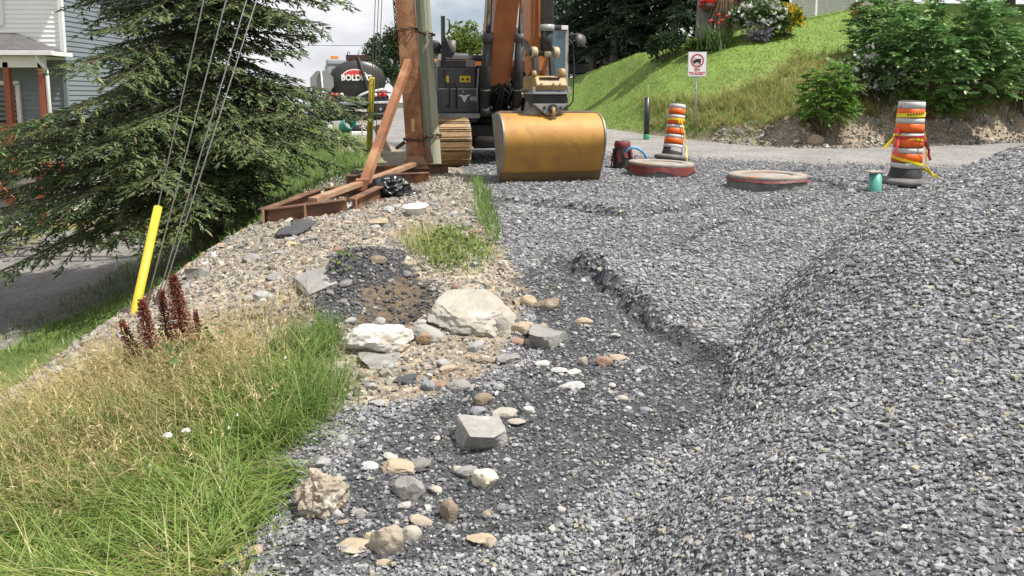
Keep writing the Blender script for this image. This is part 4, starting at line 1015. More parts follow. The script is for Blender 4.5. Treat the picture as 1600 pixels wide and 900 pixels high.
# stick
m = MB(); m.prism([(-3.62, 4.6), (-3.3, 4.4), (-3.42, 3.6), (-3.68, 1.62), (-3.85, 1.52), (-3.98, 1.62), (-4.0, 2.4), (-4.02, 3.6), (-3.95, 4.4)], BX - .15, BX + .13, 'x'); m.build("stick", mat("stick_orange", (.50, .19, .06), .45, c2=(.42, .15, .05), scale=3, c3=(.3, .13, .06), s3=5, lo3=.6, hi3=.72), ex, bevel=.012)
m = MB(); m.tube([(BX - .1, -4.05, 3.1), (BX - .1, -4.06, 2.2), (BX - .13, -4.04, 1.98), (BX - .19, -3.9, 1.84)], .016, 8); m.build("hydraulic_hose", ex_or, ex)
cy = thing("bucket_cylinder", None, None); cy.parent = ex
a, b_ = Vector((BX + .06, -4.14, 1.9)), Vector((BX + .06, -4.2, 3.8)); k = b_ - a
m = MB(); m.tube([a + k * .19, b_], .098, 18); m.build("barrel", ex_gr, cy)
m = MB(); m.tube([a + k * .15, a + k * .2], .112, 18); m.build("gland", ex_lt, cy)
m = MB(); m.tube([a, a + k * .17], .09, 16, ); m.build("rod", ex_bk, cy)
# linkage
for dx in (-.13, .06, .2):
    m = MB(); c = Vector((BX + dx, -4.14, 1.88)); m.lathe([(.0, -.045), (.075, -.045), (.085, -.02), (.085, .02), (.075, .045), (0, .045)], 16, Matrix.Translation(c) @ Matrix.Rotation(R(90), 4, 'Y')); m.build("link_pin", beige, ex)
m = MB(); m.cyl((BX - .2, -4.14, 1.88), (BX + .26, -4.14, 1.88), .05, 12); m.build("pin_shaft", ex_bk, ex)
for dx in (-.12, .13):
    m = MB(); m.beam((BX + dx, -4.14, 1.9), (BX + dx + .01, -4.22, 1.45), .07, .1, (0, 1, 0)); m.build("link_bar", ex_bk, ex)
    m = MB(); m.beam((BX + dx * 1.5, -4.12, 1.88), (BX + dx * 1.5, -3.75, 2.05), .04, .09, (0, 0, 1)); m.build("link_bar", ex_gr, ex)
CX = BX + .05
m = MB(); m.prism([(-4.42, 1.33), (-4.46, 1.4), (-4.4, 1.5), (-4.25, 1.54), (-3.7, 1.54), (-3.65, 1.33)], CX - .23, CX + .23, 'x'); m.build("coupler", gold, ex, bevel=.015)
exb("coupler_slot", (CX - .02, -4.40, 1.505), (.3, .06, .022), ex_bk, .005, None)
for dx in (-.16, .02, .12):
    m = MB(); m.cyl((CX + dx, -4.46, 1.42), (CX + dx, -4.48, 1.42), .016, 8); m.build("coupler_bolt", ex_lt, ex)
m = MB(); m.lathe([(0, 0), (.05, 0), (.06, .04), (.05, .12), (0, .13)], 14, Matrix.Translation((CX + .2, -4.3, 1.52))); m.build("grease_knob", gold, ex)
m = MB(); m.lathe([(0, 0), (.035, 0), (.04, .03), (.03, .08), (0, .085)], 14, Matrix.Translation((CX - .22, -4.3, 1.53))); m.build("grease_knob", gold, ex)
exb("adapter_plate", (CX, -4.2, 1.29), (.56, .5, .03), ex_lt, .004)
exb("adapter_block", (CX, -4.15, 1.21), (.52, .44, .13), ex_bk, .01)
for sx_ in (-1, 1): exb("adapter_lug", (CX + sx_ * .26, -4.42, 1.33), (.035, .06, .1), ex_lt, .008)
m = MB(); m.prism([(CX - .27, 1.14), (CX + .27, 1.14), (CX + .06, .97), (CX - .06, .97)], -4.42, -4.3, 'y'); m.build("tilt_bracket", steel_w, ex, bevel=.008)
m = MB(); m.cyl((CX + .02, -4.4, 1.07), (CX + .02, -4.47, 1.07), .065, 18); m.build("tilt_pin", ex_bk, ex)
m = MB(); m.cyl((CX + .02, -4.46, 1.07), (CX + .02, -4.49, 1.07), .035, 6); m.build("pin_nut", steel_w, ex)
for dx in (-.1, .14):
    m = MB(); m.cyl((CX + dx, -4.42, 1.08), (CX + dx, -4.44, 1.08), .022, 10); m.build("bracket_hole_plug", ex_bk, ex)
# bucket
bk = thing("bucket", None, None); bk.parent = ex; bk.location = (-.07, -4.12, 0)
bw = .74
ctl = [(.27, .97), (.02, 1.0), (-.18, .985), (-.35, .9), (-.45, .76), (-.475, .62), (-.43, .45), (-.345, .27), (-.25, .1), (-.2, .0)]
def crom(P_, n):
    out = []
    for i in range(len(P_) - 1):
        p0, p1, p2, p3 = P_[max(i - 1, 0)], P_[i], P_[i + 1], P_[min(i + 2, len(P_) - 1)]
        for k in range(n):
            t = k / n; out.append(tuple(.5 * (2 * p1[c] + (p2[c] - p0[c]) * t + (2 * p0[c] - 5 * p1[c] + 4 * p2[c] - p3[c]) * t * t + (3 * p1[c] - p0[c] - 3 * p2[c] + p3[c]) * t ** 3) for c in (0, 1)))
    return out + [P_[-1]]
prof = ctl[:2] + crom(ctl[1:], 6)[1:]
inn = [(y_ + .03 if y_ < 0 else y_, z_ - .03) for y_, z_ in ctl[1:-1]]
m = MB(); n = len(prof); pr = prof + [(prof[-1][0] + .05, prof[-1][1] + .02)] + inn[::-1]
m.prism(pr, -bw, bw, 'x'); o = m.build("shell", bucket_m, bk)
for f_ in o.data.polygons: f_.use_smooth = abs(f_.normal.x) < .5
o.data.set_sharp_from_angle(angle=R(35))
m = MB(); m.prism([(-.29, .15), (-.305, .145), (-.215, -.03), (-.185, -.03)], -bw - .01, bw + .01, 'x'); m.build("cutting_edge", mat("edge_steel", (.2, .12, .055), .5, metal=.3, c2=(.13, .085, .05), scale=4, bump=.2), bk)
side = [(y_ - (.012 if y_ < .1 else 0), z_ + .012) for y_, z_ in prof] + [(-.12, .0)]
for sx_ in (-1, 1):
    m = MB(); a0, a1 = sx_ * (bw + .002), sx_ * (bw + .028); m.prism(side, min(a0, a1), max(a0, a1), 'x'); m.build("side_plate", steel_w, bk, bevel=.004)
m = MB(); m.prism([(.25, .98), (-.02, 1.005), (-.02, 1.035), (.25, 1.01)], -bw + .02, bw - .02, 'x'); m.build("top_rib", steel_w, bk)
for sx_ in (-.28, .12):
    m = MB(); m.prism([(.2, .98), (-.2, .975), (-.12, 1.1), (0, 1.18), (.12, 1.14)], sx_ - .02, sx_ + .02, 'x'); m.build("bucket_ear", steel_w, bk)
m = MB(); m.prism([(-.42, .985), (.22, .985), (.0, 1.13), (-.2, 1.13)], -.2, -.17, 'y'); m.build("ear_gusset", steel_w, bk)
m = MB(); m.tube([(0, -.3, .95), (0, -.36, 1.0), (0, -.36, 1.06), (0, -.31, 1.1), (0, -.26, 1.07)], .024, 8); m.build("lifting_hook", mat("hook_tan", (.5, .27, .08), .5), bk)
m = MB(); m.prism([(-.06, .955), (.06, .955), (.05, .93), (-.05, .93)], -.34, -.315, 'y'); m.build("hook_plate", steel_w, bk)
# cab
cb = thing("cab", None, None); cb.parent = ex; cb.location = (.8, -.45, 0)
m = MB(); m.box((0, 0, 2.5), (.84, 1.5, .1), bev=.03); m.build("cab_roof", ex_bk, cb)
m = MB(); m.box((0, 0, 1.05), (.84, 1.5, .34), bev=.02); m.box((0, -.74, 1.0), (.8, .06, .26)); m.build("cab_base", ex_bk, cb)
for x_, y_, mm_ in ((-.38, -.7, ex_bk), (.38, -.7, ex_lt), (-.38, .65, ex_bk), (.38, .65, ex_bk), (.39, -.05, ex_bk)):
    m = MB(); m.box((x_, y_, 1.84), (.075, .09, 1.26), bev=.015); m.build("pillar", mm_, cb)
m = MB(); m.box((0, -.725, 1.86), (.7, .015, 1.2)); m.build("windscreen", cabglass, cb)
for x_ in (-.4, .4):
    m = MB(); m.box((x_, .0, 1.86), (.012, 1.25, 1.2)); m.build("side_glass", cabglass, cb)
m = MB(); m.box((0, .7, 1.86), (.7, .012, 1.2)); m.build("rear_glass", cabglass, cb)
m = MB(); m.box((0, .2, 1.35), (.45, .5, .12), bev=.03); m.box((0, .42, 1.7), (.42, .12, .6), bev=.04); m.build("seat", ex_bk, cb)
for x_ in (-.33, .33):
    m = MB(); m.box((x_, -.76, 2.5), (.13, .05, .08), bev=.01); m.build("work_light", silver, cb)
m = MB(); m.tube([(.43, -.72, 1.05), (.5, -.78, 1.15), (.52, -.78, 1.7), (.5, -.76, 2.2), (.43, -.72, 2.3)], .013, 6); m.build("grab_rail", ex_bk, cb)
m = MB(); m.tube([(.42, -.7, 2.36), (.6, -.72, 2.4), (.68, -.74, 2.34)], .014, 6); m.lathe([(0, -.02), (.115, -.02), (.125, 0), (.1, .04), (0, .05)], 18, Matrix.Translation((.64, -.78, 2.28)) @ Matrix.Rotation(R(75), 4, 'X') @ Matrix.Rotation(R(20), 4, 'Y')); m.build("round_mirror", ex_gr, cb)
m = MB(); m.tube([(-.36, -.7, 2.55), (-.34, -.7, 2.64), (-.25, -.7, 2.66)], .015, 6); m.build("antenna", ex_bk, cb)
m = MB(); m.tube([(.3, -.735, 1.2), (.05, -.745, 1.9)], .012, 5); m.build("wiper", ex_bk, cb)

# ================================================================== TANK TRUCK
tk_bk = mat("tank_black", (.022, .022, .024), .35, c2=(.04, .038, .037), scale=1.5, c3=(.075, .068, .06), s3=1.2, lo3=.55, hi3=.8)
tk_dk = mat("chassis_black", (.014, .014, .014), .6, c2=(.035, .033, .03), scale=4)
tk_sv = mat("truck_silver", (.48, .5, .52), .35, metal=.3, c2=(.4, .41, .43), scale=3)
tyre = mat("tyre", (.02, .02, .02), .8, c2=(.045, .042, .04), scale=6)
red_l = mat("red_lens", (.5, .02, .02), .2); white_l = mat("clear_lens", (.7, .7, .62), .2); amber = mat("amber_lens", (.8, .25, .02), .3)
whitep2 = mat("white_lettering", (.82, .82, .8), .5)
tkp = Vector((-6.05, 31.2, h1(-6.05, 31.5)))
tk = thing("tank_truck", "black tank truck seen from behind, with white lettering over a red badge", "tank truck", tkp, (0, R(0), R(15)))
RX, RZ, ZC = 1.09, .80, 1.55
m = MB(); m.lathe([(.0, -.24), (.25, -.232), (.5, -.2), (.75, -.14), (.9, -.085), (.97, -.04), (1, .0), (1, .06), (1.012, .07), (1.012, .1), (1, .11), (1, 5.6), (.8, 5.75), (0, 5.8)], 48, Matrix.Translation((0, 0, ZC)) @ Matrix.Rotation(R(-90), 4, 'X') @ Matrix.Diagonal((RX, RZ, 1, 1))); m.build("tank", tk_bk, tk)
def dome(x, z): return -.245 * math.sqrt(max(0, 1 - (x / RX) ** 2 - ((z - ZC) / RZ) ** 2) * .9 + .02) - .012
def on_dome(mb_pts): return [(x, dome(x, z) - o, z) for x, z, o in mb_pts]
def badge(name, w, h, zc_, o, m_, x0=-.12):
    N = 26; mb = MB(); top = [(x0 + w * math.cos(math.pi * i / N), zc_ + h * math.sin(math.pi * i / N)) for i in range(N + 1)]
    V = [(x, dome(x, z) - o, z) for x, z in top] + [(x, dome(x, zc_) - o, zc_) for x, z in top]
    V2 = [(x, y + .006, z) for x, y, z in V]
    n_ = N + 1
    Fc = [(i, i + 1, n_ + i + 1, n_ + i) for i in range(N)] + [(2 * n_ + i, 2 * n_ + n_ + i, 2 * n_ + n_ + i + 1, 2 * n_ + i + 1) for i in range(N)] + [(i, 2 * n_ + i, 2 * n_ + i + 1, i + 1) for i in range(N)]
    mb.add(V + V2, Fc); return mb.build(name, m_, tk)
badge("badge_border", .49, .3, ZC + .14, .008, whitep2); badge("badge_field", .45, .265, ZC + .14, .016, mat("badge_red", (.5, .05, .04), .4))
tx = text_mesh("lettering", "BOLDUC", .3, whitep2, tk, (0, 0, 0), (0, 0, 0), .003, .012)
xs2 = [v.co.x for v in tx.data.vertices]; w_ = max(xs2) - min(xs2)
for v in tx.data.vertices:
    x, z = v.co.x * 1.16 / w_ - .07, v.co.y + ZC + .1
    v.co = Vector((x, dome(x, z) - .024 + (-.003 if v.co.z > 0 else .003), z))
m = MB(); m.tube([(.02, .1, ZC + RZ + .14), (.06, -.12, ZC + RZ - .02), (.18, -.3, ZC + .3), (.32, -.32, ZC - .25), (.42, -.3, .95)], [.05, .06, .065, .065, .06], 10); m.build("suction_arm", tk_dk, tk)
m = MB(); m.box((.02, .35, ZC + RZ + .1), (.85, .6, .2)); m.build("top_hatch_box", mat("dark_maroon", (.05, .018, .014), .6), tk)
for x_ in (-.38, .42):
    m = MB(); m.tube([(x_, .1, ZC + RZ + .12), (x_, .02, ZC + RZ + .26), (x_ + .06, .02, ZC + RZ + .32), (x_ + .1, .05, ZC + RZ + .24)], .018, 6); m.build("hand_loop", tk_dk, tk)
m = MB(); m.prism([(.0, ZC + RZ + .12), (.08, ZC + RZ + .12), (.1, ZC + RZ + .42), (.04, ZC + RZ + .36)], .1, .16, 'y'); m.build("valve_lever", tk_sv, tk)
m = MB(); m.tube([(-.1, -.34, .86), (.1, -.38, 1.0), (.35, -.4, 1.1), (.6, -.4, 1.14), (.95, -.36, 1.22)], .05, 10); m.build("grey_hose", mat("grey_hose", (.55, .55, .54), .5), tk)
exb("rear_panel", (0, .0, .92), (2.2, .25, .35), tk_dk, .02, tk)
m = MB(); m.tube([(-1.24, -.25, .66), (1.24, -.25, .70)], .055, 12); m.build("bumper_bar", tk_sv, tk)
for x_, mm_ in ((-1.0, red_l), (-.84, red_l), (-.64, white_l), (.65, white_l), (.82, red_l), (1.0, red_l)):
    m = MB(); m.lathe([(0, -.01), (.075, -.005), (.08, .03), (0, .03)], 16, Matrix.Translation((x_, -.13, .99)) @ Matrix.Rotation(R(90), 4, 'X')); m.build("tail_light", mm_, tk)
for x_, w in ((-.2, .25), (.98, .3)):
    exb("red_marker", (x_, -.13, 1.14), (w, .012, .055), red_l, 0, tk); exb("white_marker", (x_ + .24 * (-1 if x_ > 0 else 1), -.13, 1.14), (.2, .012, .055), white_l, 0, tk)
for x_ in (-.85, .85):
    mf = thing("mud_flap", None, None); mf.parent = tk; mf.location = (x_, -.12, .36)
    m = MB(); m.box((0, 0, 0), (.5, .02, .5)); m.build("flap", tk_dk, mf)
    m = MB(); st_ = [((.09 if k % 2 == 0 else .03) * math.sin(k * math.pi / 4), (.09 if k % 2 == 0 else .03) * math.cos(k * math.pi / 4) + .08) for k in range(8)]; m.prism(st_, -.02, -.012, 'y'); m.build("star_emblem", whitep2, mf)
    text_mesh("lettering", "WESTERN STAR", .075, whitep2, mf, (0, -.014, -.1), (R(90), 0, 0), .002, .002, .8)
for y_ in (.75, 2.05, 6.9):
    for x_ in ((-1.12, -.8, .8, 1.12) if y_ < 6 else (-1.05, 1.05)):
        w_h = thing("wheel", None, None); w_h.parent = tk; w_h.location = (x_, y_, .5)
        m = MB(); m.lathe([(.3, -.13), (.47, -.13), (.5, -.09), (.5, .09), (.47, .13), (.3, .13)], 24, Matrix.Rotation(R(90), 4, 'Y')); m.build("tyre", tyre, w_h)
        m = MB(); m.lathe([(.0, -.03), (.2, -.05), (.31, -.12), (.31, .12), (.2, .05), (0, .03)], 18, Matrix.Rotation(R(90), 4, 'Y')); m.build("rim", tk_sv, w_h)
exb("chassis", (0, 3.6, .75), (.9, 7.2, .25), tk_dk, .02, tk)
for y_ in (.75, 2.05): exb("axle", (0, y_, .5), (1.8, .14, .14), tk_dk, .02, tk)
for x_ in (-1.1, 1.1): exb("fender", (x_, 1.4, 1.08), (.4, 2.6, .05), tk_dk, .02, tk)
exb("cab_body", (0, 6.6, 1.55), (2.1, 1.7, 1.7), tk_sv, .12, tk); exb("engine_hood", (0, 8.2, 1.2), (1.6, 1.6, 1.0), tk_sv, .12, tk)
exb("rear_window", (0, 5.735, 1.95), (1.5, .02, .5), glass, .0, tk); exb("cab_fairing", (-.35, 6.2, 2.5), (1.3, 1.0, .3), tk_sv, .08, tk)
for x_ in (-.62, .62): exb("beacon", (x_, 5.9, 2.72), (.34, .16, .13), amber, .03, tk)
for x_ in (-1.2, 1.2): exb("side_mirror", (x_ * 1.02, 7.2, 1.9), (.05, .12, .5), tk_sv, .02, tk)
m = MB(); m.tube([(-1.15, .2, .3), (-1.18, .2, 1.2), (-1.1, .2, 1.6)], .025, 6); m.build("side_ladder_rail", tk_sv, tk)

# ================================================================== BEYOND THE LAWN: SHED, CAR
shed_m = mat("grey_boards", (.34, .33, .31), .8, c2=(.24, .23, .215), scale=3, stretch=(4, 4, .3))
shp = Vector((3.3, 43.5, h1(3.9, 43.5) - .3))
sh = thing("shed", "low grey board shed under a dark roof behind the lawn", "shed", shp, (0, 0, R(-12)))
for k in range(16):
    m = MB(); m.box((.3 * k + .15, .004 * (k % 2), .95), (.285, .05, 1.9)); m.build("wall_board", shed_m, sh)
m = MB(); m.box((2.4, 2.0, .95), (4.75, 3.8, 1.88)); m.build("wall", shed_m, sh)
m = MB(); m.prism([(-.5, 1.9), (2, 3.0), (4.5, 1.9), (4.5, 2.05), (2, 3.18), (-.5, 2.05)], -.4, 5.2, 'x'); m.build("roof", shingle, sh)
cp = Vector((2.9, 41.0, h1(2.9, 41.0)))
car_m = mat("dark_blue_paint", (.012, .016, .026), .2, coat=.5)
ca = thing("parked_car", "dark car just visible over the lawn crest beside the shed", "car", cp, (0, 0, R(80)))
m = MB(); m.prism([(-2.1, .35), (-2.15, .7), (-1.9, .85), (-1.1, .92), (1.4, .95), (2.05, .88), (2.15, .6), (2.1, .35)], -.85, .85, 'x'); m.build("body", car_m, ca, bevel=.06)
m = MB(); m.prism([(-1.1, .9), (-.45, 1.42), (.9, 1.45), (1.6, .93)], -.74, .74, 'x'); m.build("roof", car_m, ca, bevel=.06)
for sx_ in (-1, 1):
    m = MB(); m.prism([(-.85, .96), (-.38, 1.34), (.82, 1.37), (1.3, .98)], sx_ * .75 - .004, sx_ * .75 + .004, 'x'); m.build("side_window", glass, ca)
for y_ in (-1.35, 1.35):
    for sx_ in (-1, 1):
        m = MB(); m.lathe([(0, -.1), (.3, -.1), (.32, 0), (.3, .1), (0, .1)], 18, Matrix.Translation((sx_ * .78, y_, .32)) @ Matrix.Rotation(R(90), 4, 'Y')); m.build("wheel", tyre, ca)

# ================================================================== HOUSE ON THE RIGHT: PORCH WITH LATTICE
dk_wall = mat("dark_brown_wall", (.05, .034, .024), .8, c2=(.03, .022, .017), scale=3)
log_m = mat("rough_log", (.2, .12, .065), .85, c2=(.12, .07, .04), scale=5, bump=.4)
navy = mat("navy_paint", (.02, .03, .05), .5)
hz = h1(12.5, 33) - .1
h2 = thing("porch", "dark porch of a hilltop house with white lattice skirting", "porch", (11.9, 34.5, hz), (0, 0, R(14)))
m = MB()
for k in range(-12, 62):
    for s_ in (1, -1):
        x0 = k * .115; a_, b2 = (x0, 0), (x0 + 1.1 * s_, 1.1)
        if s_ < 0: a_, b2 = (x0 + .0, 0), (x0 - 1.1, 1.1)
        # clip to the panel
        def clip(pa, pb):
            (xa, za), (xb, zb_) = pa, pb
            if xb < xa: xa, za, xb, zb_ = xb, zb_, xa, za
            t0 = max(0, (0.05 - xa) / (xb - xa)); t1 = min(1, (6.2 - xa) / (xb - xa))
            if t1 <= t0: return None
            return (xa + (xb - xa) * t0, za + (zb_ - za) * t0), (xa + (xb - xa) * t1, za + (zb_ - za) * t1)
        c_ = clip(a_, b2)
        if c_ is None: continue
        (xa, za), (xb, zb_) = c_
        m.beam((xa, .006 * s_, za), (xb, .006 * s_, zb_), .012, .066, (0, 1, 0))
lt = m.build("lattice_panel", white_trim, h2); lt['kind'] = 'stuff'
for x_ in (.03, 1.3, 3.3, 6.2):
    m = MB(); m.box((x_, -.02, .55), (.09, .05, 1.14)); m.build("lattice_post", white_trim, h2)
for zz in (-.02, 1.13):
    m = MB(); m.box((3.1, -.02, zz), (6.3, .06, .07)); m.build("lattice_rail", white_trim, h2)
exb("deck_fascia", (3.0, .05, 1.27), (6.6, .12, .2), navy, .01, h2); exb("white_siding", (3.0, .35, 1.8), (6.4, .1, .6), white_trim, .01, h2); exb("deck_floor", (3, 1.2, 1.23), (6.4, 2.2, .1), navy, .01, h2)
exb("house_wall", (2.5, 2.6, 2.0), (9, .3, 4.2), dk_wall, .02, h2)
for x_ in (.1, 3.2, 6.1): exb("porch_post", (x_, .1, 2.47), (.16, .16, 2.2), navy, .01, h2)
# ================================================================== PLANTS
def norm_(a): return a / np.maximum(np.linalg.norm(a, axis=-1, keepdims=True), 1e-9)
def perp(d):
    ref = np.where(np.abs(d[:, 2:3]) < .9, np.array([[0, 0, 1.]]), np.array([[1., 0, 0]]))
    u = norm_(np.cross(d, ref)); return u, np.cross(u, d)
def spikes(P_, D, Lg, W, k=3):
    """small spindle-shaped twigs"""
    u, v = perp(D); n = len(P_)
    V = [P_]
    for i in range(k):
        a = 6.2832 * i / k; V.append(P_ + D * (Lg * .38)[:, None] + (u * math.cos(a) + v * math.sin(a) * .6) * W[:, None])
    V.append(P_ + D * Lg[:, None])
    V = np.stack(V, 1).reshape(-1, 3); base = np.arange(n)[:, None, None] * (k + 2)
    t_ = [(0, 1 + (i + 1) % k, 1 + i) for i in range(k)] + [(k + 1, 1 + i, 1 + (i + 1) % k) for i in range(k)]
    return V, (base + np.array(t_)[None]).reshape(-1, 3)
def leaves(P_, D, N, Lg, W):
    """four-cornered leaves folded along the midrib: base, two sides, tip"""
    s = norm_(np.cross(D, N)); n = len(P_)
    m_ = P_ + D * (Lg * .45)[:, None]; f = N * (W * .35)[:, None]
    V = np.stack([P_, m_ + s * W[:, None] + f, P_ + D * Lg[:, None], m_ - s * W[:, None] + f], 1).reshape(-1, 3)
    b = np.arange(n)[:, None, None] * 4
    return V, (b + np.array([(0, 1, 2), (0, 2, 3)])[None]).reshape(-1, 3)
def blades(x, y, z, h, w, lean, az, curl=.6, seg=3):
    """grass blades bending over"""
    n = len(x); dx, dy = np.cos(az), np.sin(az); sx, sy = -dy, dx
    V = []
    for k in range(seg + 1):
        t_ = k / seg; off = h * (lean * t_ + curl * lean * t_ * t_ * 1.2); up = h * t_ * np.sqrt(np.maximum(.12, 1 - (lean * (.6 + curl * t_)) ** 2 * .8))
        c = np.stack([x + dx * off, y + dy * off, z + up], 1); ww = w * (1 - t_) ** .7 * .5
        if k == seg: V.append(c)
        else:
            s = np.stack([sx * ww, sy * ww, np.zeros(n)], 1); V += [c - s, c + s]
    V = np.stack(V, 1); m_ = V.shape[1]
    F_ = []
    for k in range(seg - 1): F_ += [(2 * k, 2 * k + 1, 2 * k + 3), (2 * k, 2 * k + 3, 2 * k + 2)]
    F_.append((2 * seg - 2, 2 * seg - 1, 2 * seg))
    return V.reshape(-1, 3), (np.arange(n)[:, None, None] * m_ + np.array(F_)[None]).reshape(-1, 3)
def join(parts):
    V, F_, o = [], [], 0
    for v, f in parts: V.append(v); F_.append(f + o); o += len(v)
    return np.concatenate(V), np.concatenate(F_)
bark = mat("spruce_bark", (.12, .095, .075), .9, c2=(.07, .055, .045), scale=6, stretch=(3, 3, .6), bump=.6)
grey_bark = mat("grey_bark", (.2, .19, .175), .9, c2=(.11, .1, .09), scale=5, stretch=(3, 3, .4), bump=.6)
spruce_m = island_mat("spruce_needles", [(0, (.055, .09, .042)), (.35, (.105, .155, .068)), (.7, (.16, .21, .088)), (.9, (.21, .25, .1)), (1, (.29, .25, .11))], .5, .25, .3)
dark_con = island_mat("dark_needles", [(0, (.018, .035, .02)), (.6, (.032, .058, .03)), (1, (.055, .08, .035))], .6, .12, .3)
def conifer_parts(zs, Lf, seed, per=6, tw=(.11, .2), wd=.016, step=.07, sub_step=.11, droop=.35, sub_len=.36, up_tip=.25):
    """boughs with side sprays of needle twigs; returns twig mesh and wood tubes"""
    r_ = np.random.default_rng(seed); PP, DD, LL, WW = [], [], [], []; wood = MB()
    for zi, z0 in enumerate(zs):
        nb_ = per
        a0 = r_.uniform(0, 6.28)
        for b_ in range(nb_):
            az = a0 + 6.283 * b_ / nb_ + r_.normal(0, .25); Lb = Lf(z0, az) * r_.uniform(.72, 1.08)
            if Lb < .3: continue
            e0 = r_.uniform(-.1, .22); dr = droop * r_.uniform(.7, 1.3); z00 = z0 + r_.normal(0, .12)
            h_ = np.array([math.cos(az), math.sin(az)]); sd = np.array([-h_[1], h_[0]]); bend = r_.normal(0, .12)
            def at(t_):
                s_ = Lb * t_
                xy = h_[None] * s_[:, None] + sd[None] * (bend * s_ * t_)[:, None]
                zz = z00 + e0 * s_ - dr * Lb * t_ ** 1.6 + up_tip * dr * Lb * t_ ** 4
                return np.concatenate([xy, zz[:, None]], 1)
            tt = np.linspace(0, 1, 7); wood.tube([tuple(p) for p in at(tt)], [max(.006, .012 * Lb * (1 - .93 * q)) for q in tt], 5, False)
            ts = np.arange(.14, 1.0, sub_step / Lb); ts = ts + r_.uniform(-.3, .3, len(ts)) * sub_step / Lb; ts = np.clip(ts, .04, .98)
            for k_, t_ in enumerate(ts):
                p0 = at(np.array([t_]))[0]; p1 = at(np.array([min(1, t_ + .03)]))[0]; d0 = norm_((p1 - p0)[None])[0]
                sgn = 1 if k_ % 2 else -1
                ls = Lb * sub_len * (1.05 - .75 * t_) * min(1, t_ * 3.2) * r_.uniform(.55, 1.15)
                side = np.array([sd[0], sd[1], 0]) * sgn
                d = norm_((d0 * r_.uniform(.45, .95) + side * r_.uniform(.6, 1) + np.array([0, 0, r_.uniform(-.4, .1)]))[None])[0]
                m_ = max(2, int(ls / step)); s_ = np.linspace(.1, 1, m_) * ls
                q = p0[None] + d[None] * s_[:, None]; q[:, 2] -= .16 * s_ ** 1.5
                for rep in (-1, 1, 0):
                    lat = norm_(np.cross(d, np.array([0, 0, 1.])[None]))[0]
                    dd = d[None] * r_.uniform(.5, 1.0, (m_, 1)) + lat[None] * (rep * r_.uniform(.45, 1.0, (m_, 1))) + np.stack([r_.normal(0, .15, m_), r_.normal(0, .15, m_), r_.uniform(-.45, .2, m_)], 1)
                    PP.append(q + r_.normal(0, .012, (m_, 3))); DD.append(norm_(dd)); LL.append(r_.uniform(*tw, m_)); WW.append(np.full(m_, wd) * r_.uniform(.7, 1.35, m_))
                tipd = norm_((d * .9 + np.array([0, 0, -.25]))[None]); PP.append(q[-1:]); DD.append(tipd); LL.append(np.array([tw[1]])); WW.append(np.array([wd]))
            PP.append(at(np.array([.97]))); DD.append(norm_((at(np.array([1.])) - at(np.array([.93]))))); LL.append(np.array([tw[1] * 1.3])); WW.append(np.array([wd * 1.2]))
    return spikes(np.concatenate(PP), np.concatenate(DD), np.concatenate(LL), np.concatenate(WW)), wood
# the big spruce by the driveway
sx0, sy0 = -4.85, 12.4; sz0 = h1(sx0, sy0)
def Ls(z, az):
    base = np.interp(z, [.5, 1.2, 2.4, 3.6, 5.2, 7.0, 9.9], [2.1, 2.9, 3.2, 2.75, 2.0, 1.0, .15])
    right = math.cos(az)
    if right < -.3 and 2.6 < z < 4.3: base = min(base, 1.55)
    k = 1.0 + .2 * max(0, -right) * (1 if z < 2.7 else .2) - .34 * max(0, math.sin(az)) - .2 * max(0, -math.sin(az))
    if right > .25: k *= np.interp(z, [.5, 1.5, 1.9, 2.5, 2.9, 3.6, 4.2], [.45, .55, .84, .88, .58, .66, .95])
    return base * k
sp = thing("spruce_tree", "big dense spruce with drooping boughs between the driveway and the bank", "tree", (sx0, sy0, sz0))
zs_ = list(np.arange(.7, 5.2, .17))
(V, F_), wood = conifer_parts(zs_, Ls, 3, per=11, wd=.017, tw=(.07, .15), sub_step=.1, sub_len=.4, step=.055)
mesh_np("foliage", V, F_, spruce_m, sp); wood.build("limb", bark, sp)['kind'] = 'stuff'
(V, F_), wood = conifer_parts(list(np.arange(5.4, 9.9, .45)), Ls, 4, per=5, sub_step=.2, step=.12, tw=(.18, .3), wd=.03)
mesh_np("top_foliage", V, F_, spruce_m, sp)
m = MB(); m.tube([(0, 0, -.3), (0, 0, .3), (.02, .02, 3), (0, .03, 6), (0, 0, 10.0)], [.3, .24, .19, .11, .02], 14); m.build("trunk", bark, sp)
# dark conifers behind the lawn
Lc = lambda z, az: np.interp(z, [.8, 1.6, 4, 7, 11], [1.4, 2.5, 2.6, 2.0, .3])
cands = []
for sd_ in (11, 12):
    (V, F_), wood = conifer_parts(list(np.arange(1.3, 7.8, .5)), Lc, sd_, per=6, sub_step=.24, step=.14, tw=(.2, .42), wd=.055, droop=.5, sub_len=.42)
    cands.append((V, F_, wood))
def con_tree(v, loc, rz, sc, label):
    t = thing("conifer", label, "tree", loc, (0, 0, rz), "dark conifers behind the lawn"); t.scale = (sc, sc, sc)
    if cands[v][0] is not None:
        V, F_, w_ = cands[v]; a_ = mesh_np("foliage", V, F_, dark_con, t); b_ = w_.build("limb", grey_bark, t); b_['kind'] = 'stuff'
        m = MB(); m.tube([(0, 0, -.4), (0, 0, .5), (.03, 0, 4), (0, 0, 9)], [.2, .17, .13, .03], 12); c_ = m.build("trunk", grey_bark, t)
        cands[v] = (None, (a_.data, b_.data, c_.data), None)
    else:
        for nm, d_ in zip(("foliage", "limb", "trunk"), cands[v][1]):
            o = link(nm, d_, None, t)
            if nm == "limb": o['kind'] = 'stuff'
    return t
